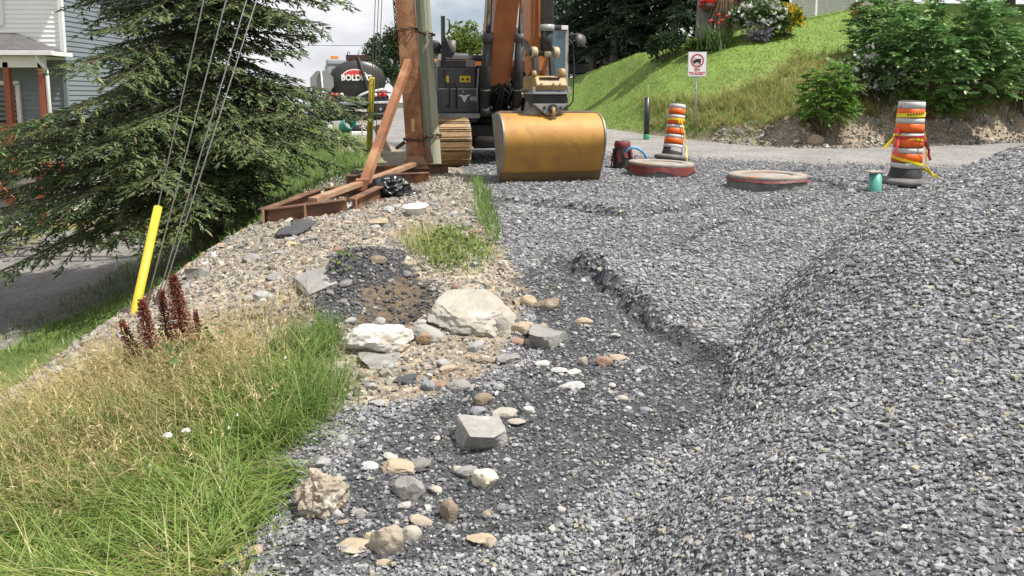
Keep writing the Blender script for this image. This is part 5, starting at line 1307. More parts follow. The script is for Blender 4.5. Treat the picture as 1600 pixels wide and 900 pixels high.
for k, (px_, Y_, sc, lab) in enumerate([(925, 38.5, .95, "dark conifer closest to the grey shed"), (957, 36.5, 1.05, "dark conifer with bare grey trunk, second from the shed"), (1003, 38.0, 1.15, "broad dark conifer in the middle of the row above the lawn"), (1050, 35.5, 1.05, "dark conifer beside the trunk with the red flower basket"), (885, 50, 1.1, "far conifer whose tip shows above the digger cab"), (1165, 38.5, 1.1, "dark conifer rising behind the white flower shrub"), (1085, 40, 1.25, "tall dark conifer behind the trunk with the red flower basket")]):
    X_ = (px_ - 800) / F_PX * Y_; con_tree(k % 2, (X_, Y_, h1(X_, Y_) - .1), k * 1.3, sc, lab)
# broadleaf trees and shrubs
def leaf_cloud(n, c, rad, seed, ls, clumps=40, cl_r=.28, hollow=.35, ragged=.25):
    r_ = np.random.default_rng(seed)
    q = norm_(r_.normal(0, 1, (clumps, 3))); q[:, 2] = np.where(q[:, 2] < -.55, -q[:, 2] * .6, q[:, 2])
    q = q * (hollow + (1 - hollow) * r_.uniform(0, 1, (clumps, 1)) ** .5) * (1 + r_.normal(0, ragged, (clumps, 1)) * .6)
    i = r_.integers(0, clumps, n); off = norm_(r_.normal(0, 1, (n, 3))) * r_.uniform(.2, 1, (n, 1)) ** .6 * cl_r
    loc = q[i] + off * r_.uniform(.6, 1.35, (clumps, 1))[i]
    P_ = np.array(c) + loc * np.array(rad)
    out = norm_(off + q[i] * .4)
    D = norm_(out + r_.normal(0, .6, (n, 3)) + np.array([0, 0, -.25])); N = norm_(np.cross(D, r_.normal(0, 1, (n, 3))) + np.array([0, 0, .8]))
    Lg = r_.uniform(.7, 1.3, n) * ls
    return leaves(P_, D, norm_(N - D * (N * D).sum(1, keepdims=True)), Lg, Lg * .36), q * np.array(rad) + np.array(c)
green_m = island_mat("green_leaf", [(0, (.05, .095, .03)), (.5, (.09, .155, .045)), (1, (.14, .22, .065))], .5, .3, .35)
dkgreen_m = island_mat("dark_leaf", [(0, (.02, .042, .02)), (.5, (.035, .068, .028)), (1, (.06, .1, .035))], .5, .25, .35)
ygreen_m = island_mat("yellow_green_leaf", [(0, (.08, .12, .025)), (.5, (.13, .19, .04)), (1, (.2, .25, .06))], .5, .35, .35)
def broad_tree(name, loc, h_, rad, m_, n, ls, label, group, seed, zc=.62, clumps=45):
    t = thing(name, label, "tree", loc, (0, 0, 0), group)
    (V, F_), q = leaf_cloud(n, (0, 0, h_ * zc), rad, seed, ls, clumps)
    mesh_np("crown", V, F_, m_, t)
    m = MB(); m.tube([(0, 0, -.4), (0, 0, h_ * .2), (.05, 0, h_ * .5), (0, 0, h_ * .8)], [h_ * .03, h_ * .024, h_ * .018, .02], 10); m.build("trunk", grey_bark, t)
    m = MB()
    for p in q[::3]: m.tube([(0, 0, h_ * .3), tuple(Vector(p) * .5 + Vector((0, 0, h_ * .22))), tuple(p)], [h_ * .012, h_ * .008, .008], 5, False)
    m.build("limb", grey_bark, t)['kind'] = 'stuff'
    return t
def bp_(px_, Y_): X_ = (px_ - 800) / F_PX * Y_; return (X_, Y_, h1(X_, Y_) - .1)
broad_tree("leafy_tree", bp_(618, 56), 5.6, (2.0, 2.0, 2.4), dkgreen_m, 9000, .2, "rounded dark green tree behind the tank truck", "trees beyond the road crest", 1)
broad_tree("leafy_tree", bp_(735, 60), 6.4, (2.1, 2.0, 2.3), ygreen_m, 5000, .24, "yellow green tree showing over the hood of the digger", "trees beyond the road crest", 2)
broad_tree("leafy_tree", bp_(706, 64), 6.6, (1.3, 1.3, 1.8), green_m, 3500, .22, "mid green tree crown beside the yellow green one", "trees beyond the road crest", 3)
for k, (px_, Y_, h_, rx_, lab) in enumerate([(1560, 38, 10, 4.2, "tall dark tree behind the big sumac"), (1672, 30.0, 8, 3.8, "dark tree high above the end of the soil bank"), (1445, 41, 8.5, 3.2, "dark tree rising beside the lattice porch"), (1345, 41, 9, 3.2, "far dark tree behind the lattice porch"), (1625, 41, 11, 4.4, "tallest dark tree, farthest up the hill"), (1560, 46, 9, 5.0, "broad dark tree closing the gap behind the tall dark tree")]):
    broad_tree("leafy_tree", bp_(px_, Y_), h_, (rx_, rx_ * .9, h_ * .52), dkgreen_m, 15000, .3, lab, "dark trees on the hill", 20 + k, .55, 60)
for px_, lab in ((634, "slim white post beside the rounded dark tree"), (640, "second white post, nearer the rusty column")):
    Y_ = 46; X_ = (px_ - 800) / F_PX * Y_; m = MB(); m.box((0, 0, .4), (.14, .14, .95), bev=.01); o = m.build("white_post", white_trim); o.location = (X_, Y_, h1(X_, Y_)); tag(o, lab, "post", "white posts at the road crest")
# sumac: pinnate fronds
def fronds(P_, D, Lg, seed, pairs=9, wid=.27, lw=.62):
    r_ = np.random.default_rng(seed); n = len(P_); u, v = perp(D)
    up = norm_(np.array([[0, 0, 1.]]) - D * D[:, 2:3] + r_.normal(0, .15, (n, 3))); s = norm_(np.cross(D, up))
    PP, DD, NN, LL = [], [], [], []
    for k in range(pairs + 1):
        t_ = .12 + .86 * k / pairs; prof_ = math.sin(math.pi * min(1, .12 + t_ * .93)) ** .7
        c = P_ + D * (Lg * t_)[:, None]; c[:, 2] -= .35 * Lg * t_ ** 2
        for sg_ in ((-1, 1) if k < pairs else (0,)):
            d = norm_(D * .55 + s * sg_ + np.array([[0, 0, -.3]]) + r_.normal(0, .08, (n, 3))); PP.append(c); DD.append(d); NN.append(norm_(up + r_.normal(0, .2, (n, 3)))); LL.append(Lg * wid * (prof_ if sg_ else .7) * 1.4)
    Lx = np.concatenate(LL)
    return leaves(np.concatenate(PP), np.concatenate(DD), np.concatenate(NN), Lx, Lx * lw * .5)
sumac_m = island_mat("sumac_leaf", [(0, (.085, .18, .06)), (.5, (.14, .28, .09)), (.9, (.2, .36, .11)), (1, (.3, .4, .12))], .45, .28, .45)
fresh_m = island_mat("fresh_leaf", [(0, (.1, .2, .035)), (.5, (.155, .3, .055)), (1, (.23, .38, .085))], .45, .35, .4)
stem_m = mat("brown_stem", (.12, .08, .05), .8, c2=(.08, .055, .035), scale=9)
def frond_bush(name, px_, base_py, top_py, w_px, n, fl, m_, label, seed, group, lean=(0, 0), fill=.5, cat="shrub"):
    g = G(px_, base_py); s = g.y / F_PX; h_ = (base_py - top_py) * s; rw = w_px * s / 2
    r_ = np.random.default_rng(seed); t = thing(name, label, cat, g, (0, 0, 0), group)
    a = r_.uniform(0, 6.283, n); rr_ = np.sqrt(r_.uniform(.05, 1, n)) * rw * .8; zz = h_ * (fill * .5 + r_.uniform(0, .9, n) ** .8 * (1 - fill * .5)) * np.sqrt(np.maximum(.1, 1 - (rr_ / rw) ** 2))
    cl = np.round(a * 2.2) / 2.2; rr_ = rr_ * (1 + .25 * np.sin(cl * 7)); zz = zz * (1 + .22 * np.sin(cl * 5 + 1))
    P_ = np.stack([np.cos(a) * rr_ + lean[0] * zz, np.sin(a) * rr_ * .8 + lean[1] * zz, zz], 1)
    D = norm_(np.stack([np.cos(a), np.sin(a), r_.uniform(.05, .75, n)], 1) + r_.normal(0, .35, (n, 3)))
    V, F_ = fronds(P_, D, r_.uniform(.6, 1.2, n) * fl, seed); mesh_np("foliage", V, F_, m_, t)
    m = MB()
    for k in range(min(22, n // 6)):
        p = P_[k * 5]; m.tube([(p[0] * .15, p[1] * .15, -.1), (p[0] * .5, p[1] * .5, p[2] * .55), tuple(p)], [.018, .012, .006], 5, False)
    m.build("stem", stem_m, t)['kind'] = 'stuff'
    return t
gb = "shrubs on the far bank"
frond_bush("sumac", 1462, 172, -8, 260, 1000, .46, sumac_m, "largest sumac shrub with blue green fronds above the wrapped barrel", 31, gb)
frond_bush("sumac", 1378, 100, -15, 110, 340, .44, sumac_m, "sumac shrub in front of the end of the lattice", 32, gb)
frond_bush("sumac", 1285, 208, 98, 84, 300, .36, fresh_m, "light green ferny shrub at the edge of the soil bank", 33, gb, (.1, -.1))
frond_bush("sumac", 1452, 182, 138, 110, 150, .36, fresh_m, "low bright green fronds right behind the wrapped barrel", 34, gb, fill=.2)
frond_bush("sumac", 1512, 168, 120, 60, 90, .32, fresh_m, "small fresh fronds under the tall dark tree", 35, gb, fill=.3)
frond_bush("sumac", 1598, 178, 85, 70, 130, .38, fresh_m, "fresh green fronds below the dark leaning tree", 36, gb)
frond_bush("sumac", 1545, 160, 30, 170, 460, .44, green_m, "sumac shrub with dull fronds in front of the tall dark tree", 37, gb)
def leafy_bush(name, px_, base_py, top_py, w_px, n, ls, m_, label, seed, group, flower=None, nf=0, fs=.05, cat="shrub", up=.6):
    g = G(px_, base_py); s = g.y / F_PX; h_ = (base_py - top_py) * s; rw = w_px * s / 2
    t = thing(name, label, cat, g, (0, 0, 0), group)
    (V, F_), q = leaf_cloud(n, (0, 0, h_ * .5), (rw * .85, rw * .7, h_ * .5), seed, ls, 26, .34, .3, .2); mesh_np("foliage", V, F_, m_, t)
    if flower is not None:
        r_ = np.random.default_rng(seed + 5); d = norm_(r_.normal(0, 1, (nf, 3)) + np.array([0, -.55, up])); k_ = q[r_.integers(0, len(q), nf)]
        P_ = k_ * .55 + np.array([0, 0, h_ * .5]) * .45 + d * np.array([rw * .5, rw * .4, h_ * .3]); 
        pts = []
        for a in range(3):
            D = norm_(d + r_.normal(0, .9, (nf, 3))); pts.append(leaves(P_ + r_.normal(0, fs * .3, (nf, 3)), D, norm_(np.cross(D, r_.normal(0, 1, (nf, 3)))), np.full(nf, fs) * r_.uniform(.7, 1.3, nf), np.full(nf, fs * .55)))
        V, F_ = join(pts); mesh_np("blossom", V, F_, flower, t)
    m = MB()
    for p in q[:12]: m.tube([(p[0] * .1, p[1] * .1, -.1), tuple(p * .9)], [.015, .006], 5, False)
    m.build("stem", stem_m, t)['kind'] = 'stuff'
    return t
wfl = island_mat("white_petal", [(0, (.6, .6, .55)), (1, (.82, .82, .8))], .5, .3); yfl = island_mat("yellow_petal", [(0, (.6, .42, .01)), (1, (.8, .62, .03))], .5, .3)
pfl = island_mat("lavender_petal", [(0, (.13, .13, .13)), (.4, (.17, .15, .2)), (1, (.3, .26, .33))], .6, .3); rfl = island_mat("red_petal", [(0, (.4, .02, .015)), (1, (.6, .05, .03))], .5, .3)
gg = "garden shrubs at the top of the lawn"
leafy_bush("flowering_bush", 1362, 165, 82, 128, 3600, .09, green_m, "wild bush dotted with tiny white flowers on the far bank", 41, gb, wfl, 360, .07)
leafy_bush("flowering_bush", 1405, 150, 95, 60, 900, .09, ygreen_m, "small yellowish bush between the white flowers and the big sumac", 42, gb)
leafy_bush("hydrangea", 1186, 60, 6, 96, 1700, .16, green_m, "shrub covered in big white flower heads at the top of the lawn", 43, gg, wfl, 230, .13)
leafy_bush("yellow_bush", 1229, 56, 12, 58, 1000, .13, ygreen_m, "round shrub covered in yellow flowers at the foot of the lattice", 44, gg, yfl, 420, .085)
leafy_bush("lavender", 1188, 66, 46, 40, 500, .1, pfl, "small greyish purple clump below the white flower shrub", 45, gg)
leafy_bush("small_shrub", 1085, 86, 60, 32, 500, .12, ygreen_m, "small round shrub just above the road sign", 46, gg)
leafy_bush("small_shrub", 1040, 96, 50, 70, 1100, .14, dkgreen_m, "dark low shrub under the dark conifers", 47, gg)
g = G(1118, 78); t = thing("day_lily", "clump of long green blades with red blooms beside the grey trunk", "plant", g, group=gg)
r_ = np.random.default_rng(6); n = 150; x_, y_ = r_.normal(0, .25, n), r_.normal(0, .2, n)
V, F_ = blades(x_, y_, np.zeros(n), r_.uniform(.6, 1.15, n), np.full(n, .05), r_.uniform(.1, .6, n), r_.uniform(0, 6.28, n)); mesh_np("blade", V, F_, green_m, t)['kind'] = 'stuff'
for k in range(6):
    o = blob("bloom", (.12, .12, .1), k, rfl, t, 2, .3); o.location = (r_.normal(0, .3), -.2, r_.uniform(.85, 1.2))
# grey trunk carrying a flower basket, thatch-like stump
g = G(1101, 66); tt_ = thing("dead_tree", "thick grey dead trunk at the top of the lawn", "tree", g)
m = MB(); m.tube([(0, 0, -.4), (0, 0, .3), (.04, 0, 2.5), (.1, 0, 6)], [.42, .33, .3, .26], 16); m.build("trunk", grey_bark, tt_)
m = MB(); m.tube([(.1, 0, 4.5), (.6, .1, 5.4), (1.2, .1, 6)], [.14, .1, .05], 8); m.build("limb", grey_bark, tt_)
fb = thing("flower_basket", "basket of red flowers hung on the thick grey trunk", "flower basket", g + Vector((.0, -.38, 1.18)))
m = MB(); m.lathe([(.02, -.16), (.16, -.14), (.26, .0), (.27, .03), (.2, .03)], 16); m.build("basket", stem_m, fb)
n = 130; D = norm_(r_.normal(0, 1, (n, 3)) + np.array([0, -.3, .6])); V, F_ = leaves(D * np.array([.26, .2, .13]) + np.array([0, 0, .06]), D, norm_(np.cross(D, r_.normal(0, 1, (n, 3)))), np.full(n, .1), np.full(n, .05)); mesh_np("blossom", V, F_, rfl, fb)
g = G(1131, 62); st2 = thing("stump", "shaggy brown stump between the grey trunk and the white flower shrub", "stump", g)
m = MB(); m.lathe([(.3, -.2), (.3, .5), (.36, .9), (.3, 1.5), (.05, 1.6)], 16); m.build("core", log_m, st2)
n = 220; a = r_.uniform(0, 6.28, n); P_ = np.stack([.3 * np.cos(a), .3 * np.sin(a), r_.uniform(1.0, 1.6, n)], 1); D = norm_(np.stack([np.cos(a) * .3, np.sin(a) * .3, -np.ones(n)], 1) + r_.normal(0, .1, (n, 3)))
V, F_ = spikes(P_, D, r_.uniform(.4, .9, n), np.full(n, .025)); mesh_np("shaggy_bark", V, F_, island_mat("straw", [(0, (.2, .14, .08)), (1, (.4, .31, .19))], .8), st2)
g = G(1335, 32); pt = thing("flower_pot", "terracotta pot with pale red flowers in front of the lattice", "flower pot", g + Vector((0, -.1, .0)))
m = MB(); m.lathe([(.1, -.1), (.12, 0), (.17, .3), (.19, .3), (.19, .36), (.14, .36), (.13, .3)], 16); m.build("pot", mat("terracotta", (.4, .16, .09), .8), pt)
n = 120; D = norm_(r_.normal(0, 1, (n, 3)) + np.array([0, 0, .7])); V, F_ = leaves(D * .12 + np.array([0, 0, .42]), D, norm_(np.cross(D, r_.normal(0, 1, (n, 3)))), np.full(n, .12), np.full(n, .05)); mesh_np("flower", V, F_, island_mat("salmon_petal", [(0, (.06, .14, .03)), (.5, (.1, .2, .05)), (.55, (.5, .15, .1)), (1, (.6, .25, .18))], .5, .3), pt)

# ------------------------------------------------------------------ grass
grass_m = island_mat("grass_blade", [(0, (.11, .19, .035)), (.4, (.19, .295, .06)), (.7, (.27, .36, .095)), (.86, (.4, .42, .16)), (1, (.56, .49, .27))], .42, .4, .35)
lush_m = island_mat("lush_blade", [(0, (.075, .14, .03)), (.5, (.13, .225, .045)), (.9, (.2, .29, .07)), (1, (.34, .34, .13))], .4, .4, .4)
straw_m = island_mat("straw_blade", [(0, (.2, .19, .06)), (.4, (.36, .3, .13)), (.8, (.5, .41, .21)), (1, (.6, .5, .29))], .6, .3, .3)
lawn_m = island_mat("lawn_blade", [(0, (.12, .2, .035)), (.5, (.18, .28, .05)), (.85, (.26, .34, .08)), (1, (.4, .38, .15))], .5, .35, .3)
def region(px_poly, dens, Hf=None):
    pl = [hit(*p, H_base) for p in px_poly]; a = np.array(pl); (x0, y0), (x1, y1) = a.min(0), a.max(0)
    n = int((x1 - x0) * (y1 - y0) * dens); x, y = rng.uniform(x0, x1, n), rng.uniform(y0, y1, n)
    w_ = .10 * fbm(x * 3, y * 3, 91) + .08 * fbm(x * 11, y * 11, 93)
    k = in_poly(x + w_, y + w_, pl); return x[k], y[k]
def grass(name, x, y, h, w, m_, label, lean=(.15, .75), az=None, azs=1.2, seed=0, seg=3, parent=None, clump=0):
    r_ = np.random.default_rng(seed + 100); n = len(x)
    if clump:                                            # gather the blades into tufts that lean together
        q = r_.integers(0, max(1, n // clump), n); o = np.stack([x, y], 1)[:max(1, n // clump)][q]
        sg_ = .02 + .0012 * clump; x = o[:, 0] + r_.normal(0, sg_, n); y = o[:, 1] + r_.normal(0, sg_, n); tl = r_.normal(0, azs, max(1, n // clump))[q]
    else: tl = 0
    A = (r_.uniform(0, 6.283, n) if az is None else az + r_.normal(0, azs * (.5 if clump else 1), n) + tl)
    V, F_ = blades(x, y, Hm(x, y) - .01, r_.uniform(h[0], h[1], n), r_.uniform(.6, 1.3, n) * w, r_.uniform(*lean, n), A, .7, seg)
    o = mesh_np(name, V, F_, m_, parent); return tag(o, label=label, kind='stuff')
FG = [(-150, 960), (-120, 740), (0, 715), (90, 680), (180, 645), (300, 615), (380, 600), (440, 580), (490, 580), (505, 600), (505, 625), (480, 650), (455, 680), (410, 740), (385, 790), (370, 850), (360, 960)]
x, y = region(FG, 5000); grass("tall_grass", x, y, (.1, .32), .0065, grass_m, "long green grass covering the near bank", (.45, 1.0), R(200), 1.3, 1, 4, clump=34)
x, y = region([(410, 560), (470, 520), (520, 525), (525, 560), (470, 585)], 5200); grass("tall_grass", x, y, (.1, .24), .006, lush_m, "lush green tuft beside the whitish boulder", (.15, .7), None, 1, 2, clump=10)
x, y = region([(400, 640), (470, 590), (545, 590), (540, 630), (470, 690), (420, 730)], 4200); grass("tall_grass", x, y, (.1, .28), .006, lush_m, "lush grass at the edge of the dark gravel", (.2, .85), None, 1, 3, clump=10)
x, y = region([(-120, 880), (-120, 690), (0, 665), (90, 620), (200, 565), (330, 545), (420, 540), (400, 625), (290, 720), (150, 830)], 3300); grass("dry_grass", x, y, (.12, .34), .005, straw_m, "dry straw coloured grass along the upper edge of the bank", (.35, 1.0), R(190), 1.0, 4, 4, clump=6)
x, y = region([(200, 560), (330, 500), (480, 470), (500, 500), (380, 540), (280, 570)], 520); grass("dry_grass", x, y, (.12, .32), .0045, straw_m, "thin dry stalks rising over the stony bank", (.1, .6), None, 1, 5, 3)
def seed_stalks(px_poly, dens, h, m_, label, seed):
    x, y = region(px_poly, dens); r_ = np.random.default_rng(seed); n = len(x); z = H(x, y); az = r_.normal(R(200), 1.2, n); hh = r_.uniform(*h, n); ln = r_.uniform(.1, .5, n)
    parts = [blades(x, y, z, hh, np.full(n, .004), ln, az, .5, 3)]
    tip = np.stack([x + np.cos(az) * hh * ln * 1.5, y + np.sin(az) * hh * ln * 1.5, z + hh * .86], 1)
    for k in range(7):
        D = norm_(np.stack([np.cos(az), np.sin(az), r_.uniform(-.2, .8, n)], 1) + r_.normal(0, .4, (n, 3)))
        parts.append(spikes(tip - D * .01 + np.stack([np.cos(az), np.sin(az), -np.ones(n) * .5], 1) * (k - 3)[..., None] * .012 if False else tip + np.stack([np.cos(az) * (k - 3) * .013, np.sin(az) * (k - 3) * .013, (3 - k) * -.008 * np.ones(n)], 1), D, np.full(n, .035), np.full(n, .004), 3))
    V, F_ = join(parts); tag(mesh_np("seed_grass", V, F_, m_), label=label, kind='stuff')
seed_stalks([(-60, 860), (0, 700), (180, 620), (420, 560), (480, 545), (430, 680), (330, 780), (120, 860)], 260, (.2, .42), straw_m, "feathery seed heads standing over the near grass", 7)
# flattened tufts, weeds
x, y = region([(380, 800), (430, 740), (500, 715), (505, 750), (450, 800), (400, 830)], 3200); grass("flattened_grass", x, y, (.12, .26), .006, grass_m, "flattened grass tuft beside the crumbly concrete lump", (.8, 1.0), R(215), .5, 8, 3)
x, y = region([(250, 900), (330, 830), (400, 850), (400, 960), (240, 960)], 2200); grass("flattened_grass", x, y, (.1, .24), .006, straw_m, "yellowish flattened grass at the edge of the gravel", (.75, 1.0), R(200), .6, 9, 3)
STRIP = [(737, 282), (752, 285), (770, 330), (785, 375), (775, 388), (752, 350), (742, 310)]
x, y = region(STRIP, 1100); grass("grass_strip", x, y, (.1, .26), .009, lush_m, "strip of green grass along the edge of the gravel", (.1, .6), None, 1, 10)
x, y = region([(625, 385), (690, 365), (770, 385), (775, 415), (740, 440), (690, 440), (650, 420)], 900); grass("weed_grass", x, y, (.08, .24), .008, grass_m, "weedy green clump on top of the dark soil", (.15, .8), None, 1, 11)
x, y = region([(610, 380), (650, 350), (700, 365), (690, 410), (640, 420)], 420); grass("dry_weed", x, y, (.1, .26), .006, straw_m, "dry yellowish weeds behind the green clump", (.1, .7), None, 1, 12)
wl = lambda P_, D, s, m_, nm, lab: tag(mesh_np(nm, *leaves(P_, D, norm_(np.cross(D, rng.normal(0, 1, P_.shape)) + np.array([0, 0, 1.])), s, s * .3), m_), label=lab, kind='stuff')
def weeds(px_poly, dens, h, ls, m_, lab):
    x, y = region(px_poly, dens); n = len(x); D = norm_(np.stack([rng.normal(0, 1, n), rng.normal(0, 1, n), rng.uniform(0, .9, n)], 1)); P_ = np.stack([x, y, H(x, y) + rng.uniform(0, h, n)], 1)
    wl(P_, D, rng.uniform(.6, 1.3, n) * ls, m_, "weed_leaves", lab)
weeds([(650, 395), (720, 370), (770, 400), (730, 435), (680, 432)], 520, .14, .05, ygreen_m, "broad green weed leaves above the largest boulder")
weeds([(518, 452), (530, 436), (556, 444), (545, 462)], 700, .08, .05, ygreen_m, "small yellow green weed on the dark slate heap")
weeds([(200, 600), (330, 545), (340, 590), (260, 640)], 420, .22, .07, green_m, "green leaves round the foot of the red brown docks")
weeds([(430, 640), (480, 600), (520, 620), (480, 680)], 1500, .06, .025, green_m, "clover leaves at the edge of the dark gravel")
weeds([(290, 900), (340, 830), (400, 850), (410, 940), (320, 950)], 500, .1, .05, ygreen_m, "broad yellow green weed leaves among the flattened grass")
x, y = region([(110, 780), (260, 690), (470, 590), (480, 640), (400, 720), (200, 840)], 9); n = len(x)
D = norm_(np.stack([rng.normal(0, .3, n), rng.normal(0, .3, n), np.ones(n)], 1)); parts = [spikes(np.stack([x, y, H(x, y) + .16], 1), D, np.full(n, .02), np.full(n, .009), 6)]
tag(mesh_np("clover_blossom", *parts[0], wfl), label="small white clover blossoms among the near grass", kind='stuff')
# red-brown docks
dock_m = island_mat("dock_seed", [(0, (.075, .018, .01)), (.5, (.16, .036, .018)), (1, (.27, .075, .035))], .7, .15)
for k, (b_, tp_, lab) in enumerate([((222, 590), (190, 504), "lowest and most slanted red brown dock stalk"), ((242, 592), (221, 470), "bushy red brown dock stalk next to the slanted one"), ((262, 575), (253, 456), "slim red brown dock stalk just behind the tallest one"), ((292, 580), (270, 432), "tallest and thickest red brown dock stalk"), ((309, 560), (306, 487), "shortest red brown dock stalk, nearest the boulders")]):
    g = G(*b_); top = P(tp_[0], tp_[1], g.y + .02); dv = top - g
    t = thing("dock_plant", lab, "plant", g, group="red brown dock stalks")
    m = MB(); m.tube([(0, 0, -.03), tuple(dv * .5 + Vector((.006, 0, 0))), tuple(dv)], [.006, .005, .002], 5); m.build("stem", stem_m, t)
    r_ = np.random.default_rng(60 + k); n = [700, 1250, 650, 1900, 420][k]; wmax = [.036, .05, .034, .064, .026][k]
    u_ = r_.uniform(.3, 1.0, n) ** .85; br = np.floor(r_.uniform(0, 9, n)); a = br * 2.4 + r_.normal(0, .35, n); rad_ = wmax * (1.02 - u_) ** .55 * r_.uniform(.1, 1, n) * 1.5
    P_ = np.array(dv)[None] * u_[:, None] + np.stack([np.cos(a) * rad_, np.sin(a) * rad_, r_.normal(0, .012, n)], 1); D = norm_(np.stack([np.cos(a), np.sin(a), r_.normal(.2, .6, n)], 1))
    V, F_ = spikes(P_, D, r_.uniform(.009, .018, n), r_.uniform(.004, .0075, n), 4); mesh_np("seed_head", V, F_, dock_m, t)
# lawn and far grass
def wregion(x0, x1, y0, y1, dens, f): x, y = scatter(x0, x1, y0, y1, dens); k = f(x, y); return x[k], y[k]
dlf = lambda x, y: y - edge(x)
x, y = wregion(2, 15, 18.5, 34, 330, lambda x, y: (dlf(x, y) > .25) & (dlf(x, y) < 11.5) & ((x < 5.5) | (dlf(x, y) > 1.2)) & (np.abs(x / y - .3) < .37)); grass("lawn_grass", x, y, (.03, .09), .022, lawn_m, "short green grass of the sloping lawn", (.1, .8), None, 1, 21, 2)
x, y = wregion(4.2, 12, 18.5, 28, 420, lambda x, y: (dlf(x, y) > .35 + .8 * ss(6, 7.5, x)) & (dlf(x, y) < 3.4 + 2.5 * ss(6, 9, x) + 3 * fbm(x * .9, y * .9, 5)) & (fbm(x * .8, y * .8, 8) > -.12 - .3 * ss(5.4, 7, x))); grass("rough_grass", x, y, (.18, .5), .016, island_mat("rough_blade", [(0, (.12, .18, .035)), (.4, (.22, .26, .07)), (.75, (.36, .34, .12)), (1, (.52, .45, .22))], .5, .35, .3), "tall rough yellowing grass on the lower lawn", (.1, .8), None, 1, 22, 3, clump=9)
x, y = wregion(4.0, 13.5, 17.8, 24, 200, lambda x, y: np.abs(dlf(x, y) - .95 - .4 * fbm(x * 2, y * 2, 4)) < .28); grass("bank_edge_grass", x, y, (.2, .55), .016, straw_m, "dry grass hanging over the edge of the soil bank", (.5, 1.0), R(-95), .7, 23, 3, clump=9)
x, y = wregion(2.0, 5.0, 19, 29, 240, lambda x, y: np.abs(dlf(x, y) - .2) < .35); grass("verge_grass", x, y, (.08, .25), .014, grass_m, "fringe of grass along the road edge below the lawn", (.1, .7), None, 1, 24, 2)
x, y = wregion(6.8, 15.5, 18.5, 24, 230, lambda x, y: (dlf(x, y) > .5 + .7 * fbm(x * 1.5, y * 1.5, 14)) & (dlf(x, y) < 2.6)); grass("rough_grass", x, y, (.15, .45), .016, grass_m, "rough grass along the top of the soil bank under the shrubs", (.1, .7), None, 1, 25, 3, clump=8)
xsf = lambda y: np.interp(y, SH_Y, SH_X)
x, y = wregion(-11, -1.8, 9.6, 32, 210, lambda x, y: (x < xsf(y) - .0) & (x > xsf(y) - 4.6) & (y > 9.6 + .5 * fbm(x, y, 3))); grass("slope_grass", x, y, (.06, .2), .014, lush_m, "bright green grass on the slope below the road", (.1, .8), None, 1, 26, 2)
x, y = wregion(-8.2, -3.2, 8.0, 16, 330, lambda x, y: (H_base(x, y) < -1.72) & ~in_poly(x, y, DRIVE) & (fbm(x * .9, y * .9, 77) > -.15)); grass("verge_grass", x, y, (.04, .14), .012, lush_m, "short green grass strip between the bank and the driveway", (.1, .8), None, 1, 27, 2)
x, y = wregion(-6.5, -1.8, 16, 24, 120, lambda x, y: (x > xsf(y) - .3) & (x < xsf(y) + .35) & (fbm(x * 2, y * 2, 9) > .0)); grass("verge_grass", x, y, (.06, .2), .014, grass_m, "patchy grass along the edge of the road gravel", (.1, .7), None, 1, 28, 2)
# brush pile at the far edge of the driveway
g = G(8, 398); r_ = random.Random(9); m = MB()
for k in range(170):
    c = Vector((r_.gauss(-.7, .75), r_.gauss(.2, .5), 0)); c.z = max(.02, .75 * math.exp(-((c.x + .7) / 1.1) ** 2) * r_.random()); d = Vector((r_.gauss(0, 1), r_.gauss(0, .6), r_.gauss(.15, .35))).normalized() * r_.uniform(.25, .9)
    m.tube([c - d * .5, c + Vector((r_.gauss(0, .04), 0, r_.gauss(0, .04))), c + d * .5], r_.uniform(.008, .028), 5)
o = m.build("brush_pile", mat("dead_branch", (.17, .16, .15), .85, c2=(.06, .055, .05), scale=3, c3=(.4, .39, .37), s3=4, lo3=.6, hi3=.66)); o.location = g; tag(o, "tangled pile of dead grey branches at the edge of the driveway", "brush pile", kind="stuff")
# ================================================================== STONES
def stone_mat(name, a, b_, c3=None, sc=9):
    return mat(name, a, .85, c2=b_, scale=sc, detail=10, bump=.55, bscale=sc * 4, spec=.25, c3=c3, s3=sc * .5, lo3=.58, hi3=.68, lo=.3, hi=.72)
SM = {'cream': stone_mat("cream_stone", (.40, .37, .315), (.3, .275, .235), (.48, .455, .41), 7), 'white': stone_mat("pale_stone", (.55, .53, .485), (.43, .41, .37), (.36, .31, .25), 8),
      'block': stone_mat("rough_concrete", (.34, .33, .31), (.25, .24, .225), (.4, .385, .36), 22), 'lump': stone_mat("crumbly_concrete", (.42, .36, .28), (.24, .2, .16), (.5, .47, .42), 12),
      'grey': stone_mat("grey_stone", (.28, .27, .255), (.19, .185, .175), (.36, .34, .31)), 'lightgrey': stone_mat("light_grey_stone", (.42, .42, .41), (.31, .31, .305)), 'tan': stone_mat("tan_stone", (.42, .34, .245), (.31, .25, .18), (.46, .41, .33)),
      'brown': stone_mat("brown_stone", (.26, .21, .16), (.18, .145, .11), (.36, .31, .25)), 'yellow': stone_mat("yellowish_stone", (.48, .4, .26), (.38, .31, .2)), 'red': stone_mat("reddish_stone", (.31, .2, .15), (.24, .155, .115)),
      'slate': stone_mat("dark_slate", (.085, .085, .092), (.06, .06, .064)), 'blue': stone_mat("bluish_stone", (.25, .26, .28), (.19, .195, .21)), 'lichen': stone_mat("lichen_stone", (.36, .35, .32), (.26, .25, .23), (.4, .2, .05), 6), 'chalk': stone_mat("chalky_stone", (.66, .62, .49), (.55, .5, .37))}
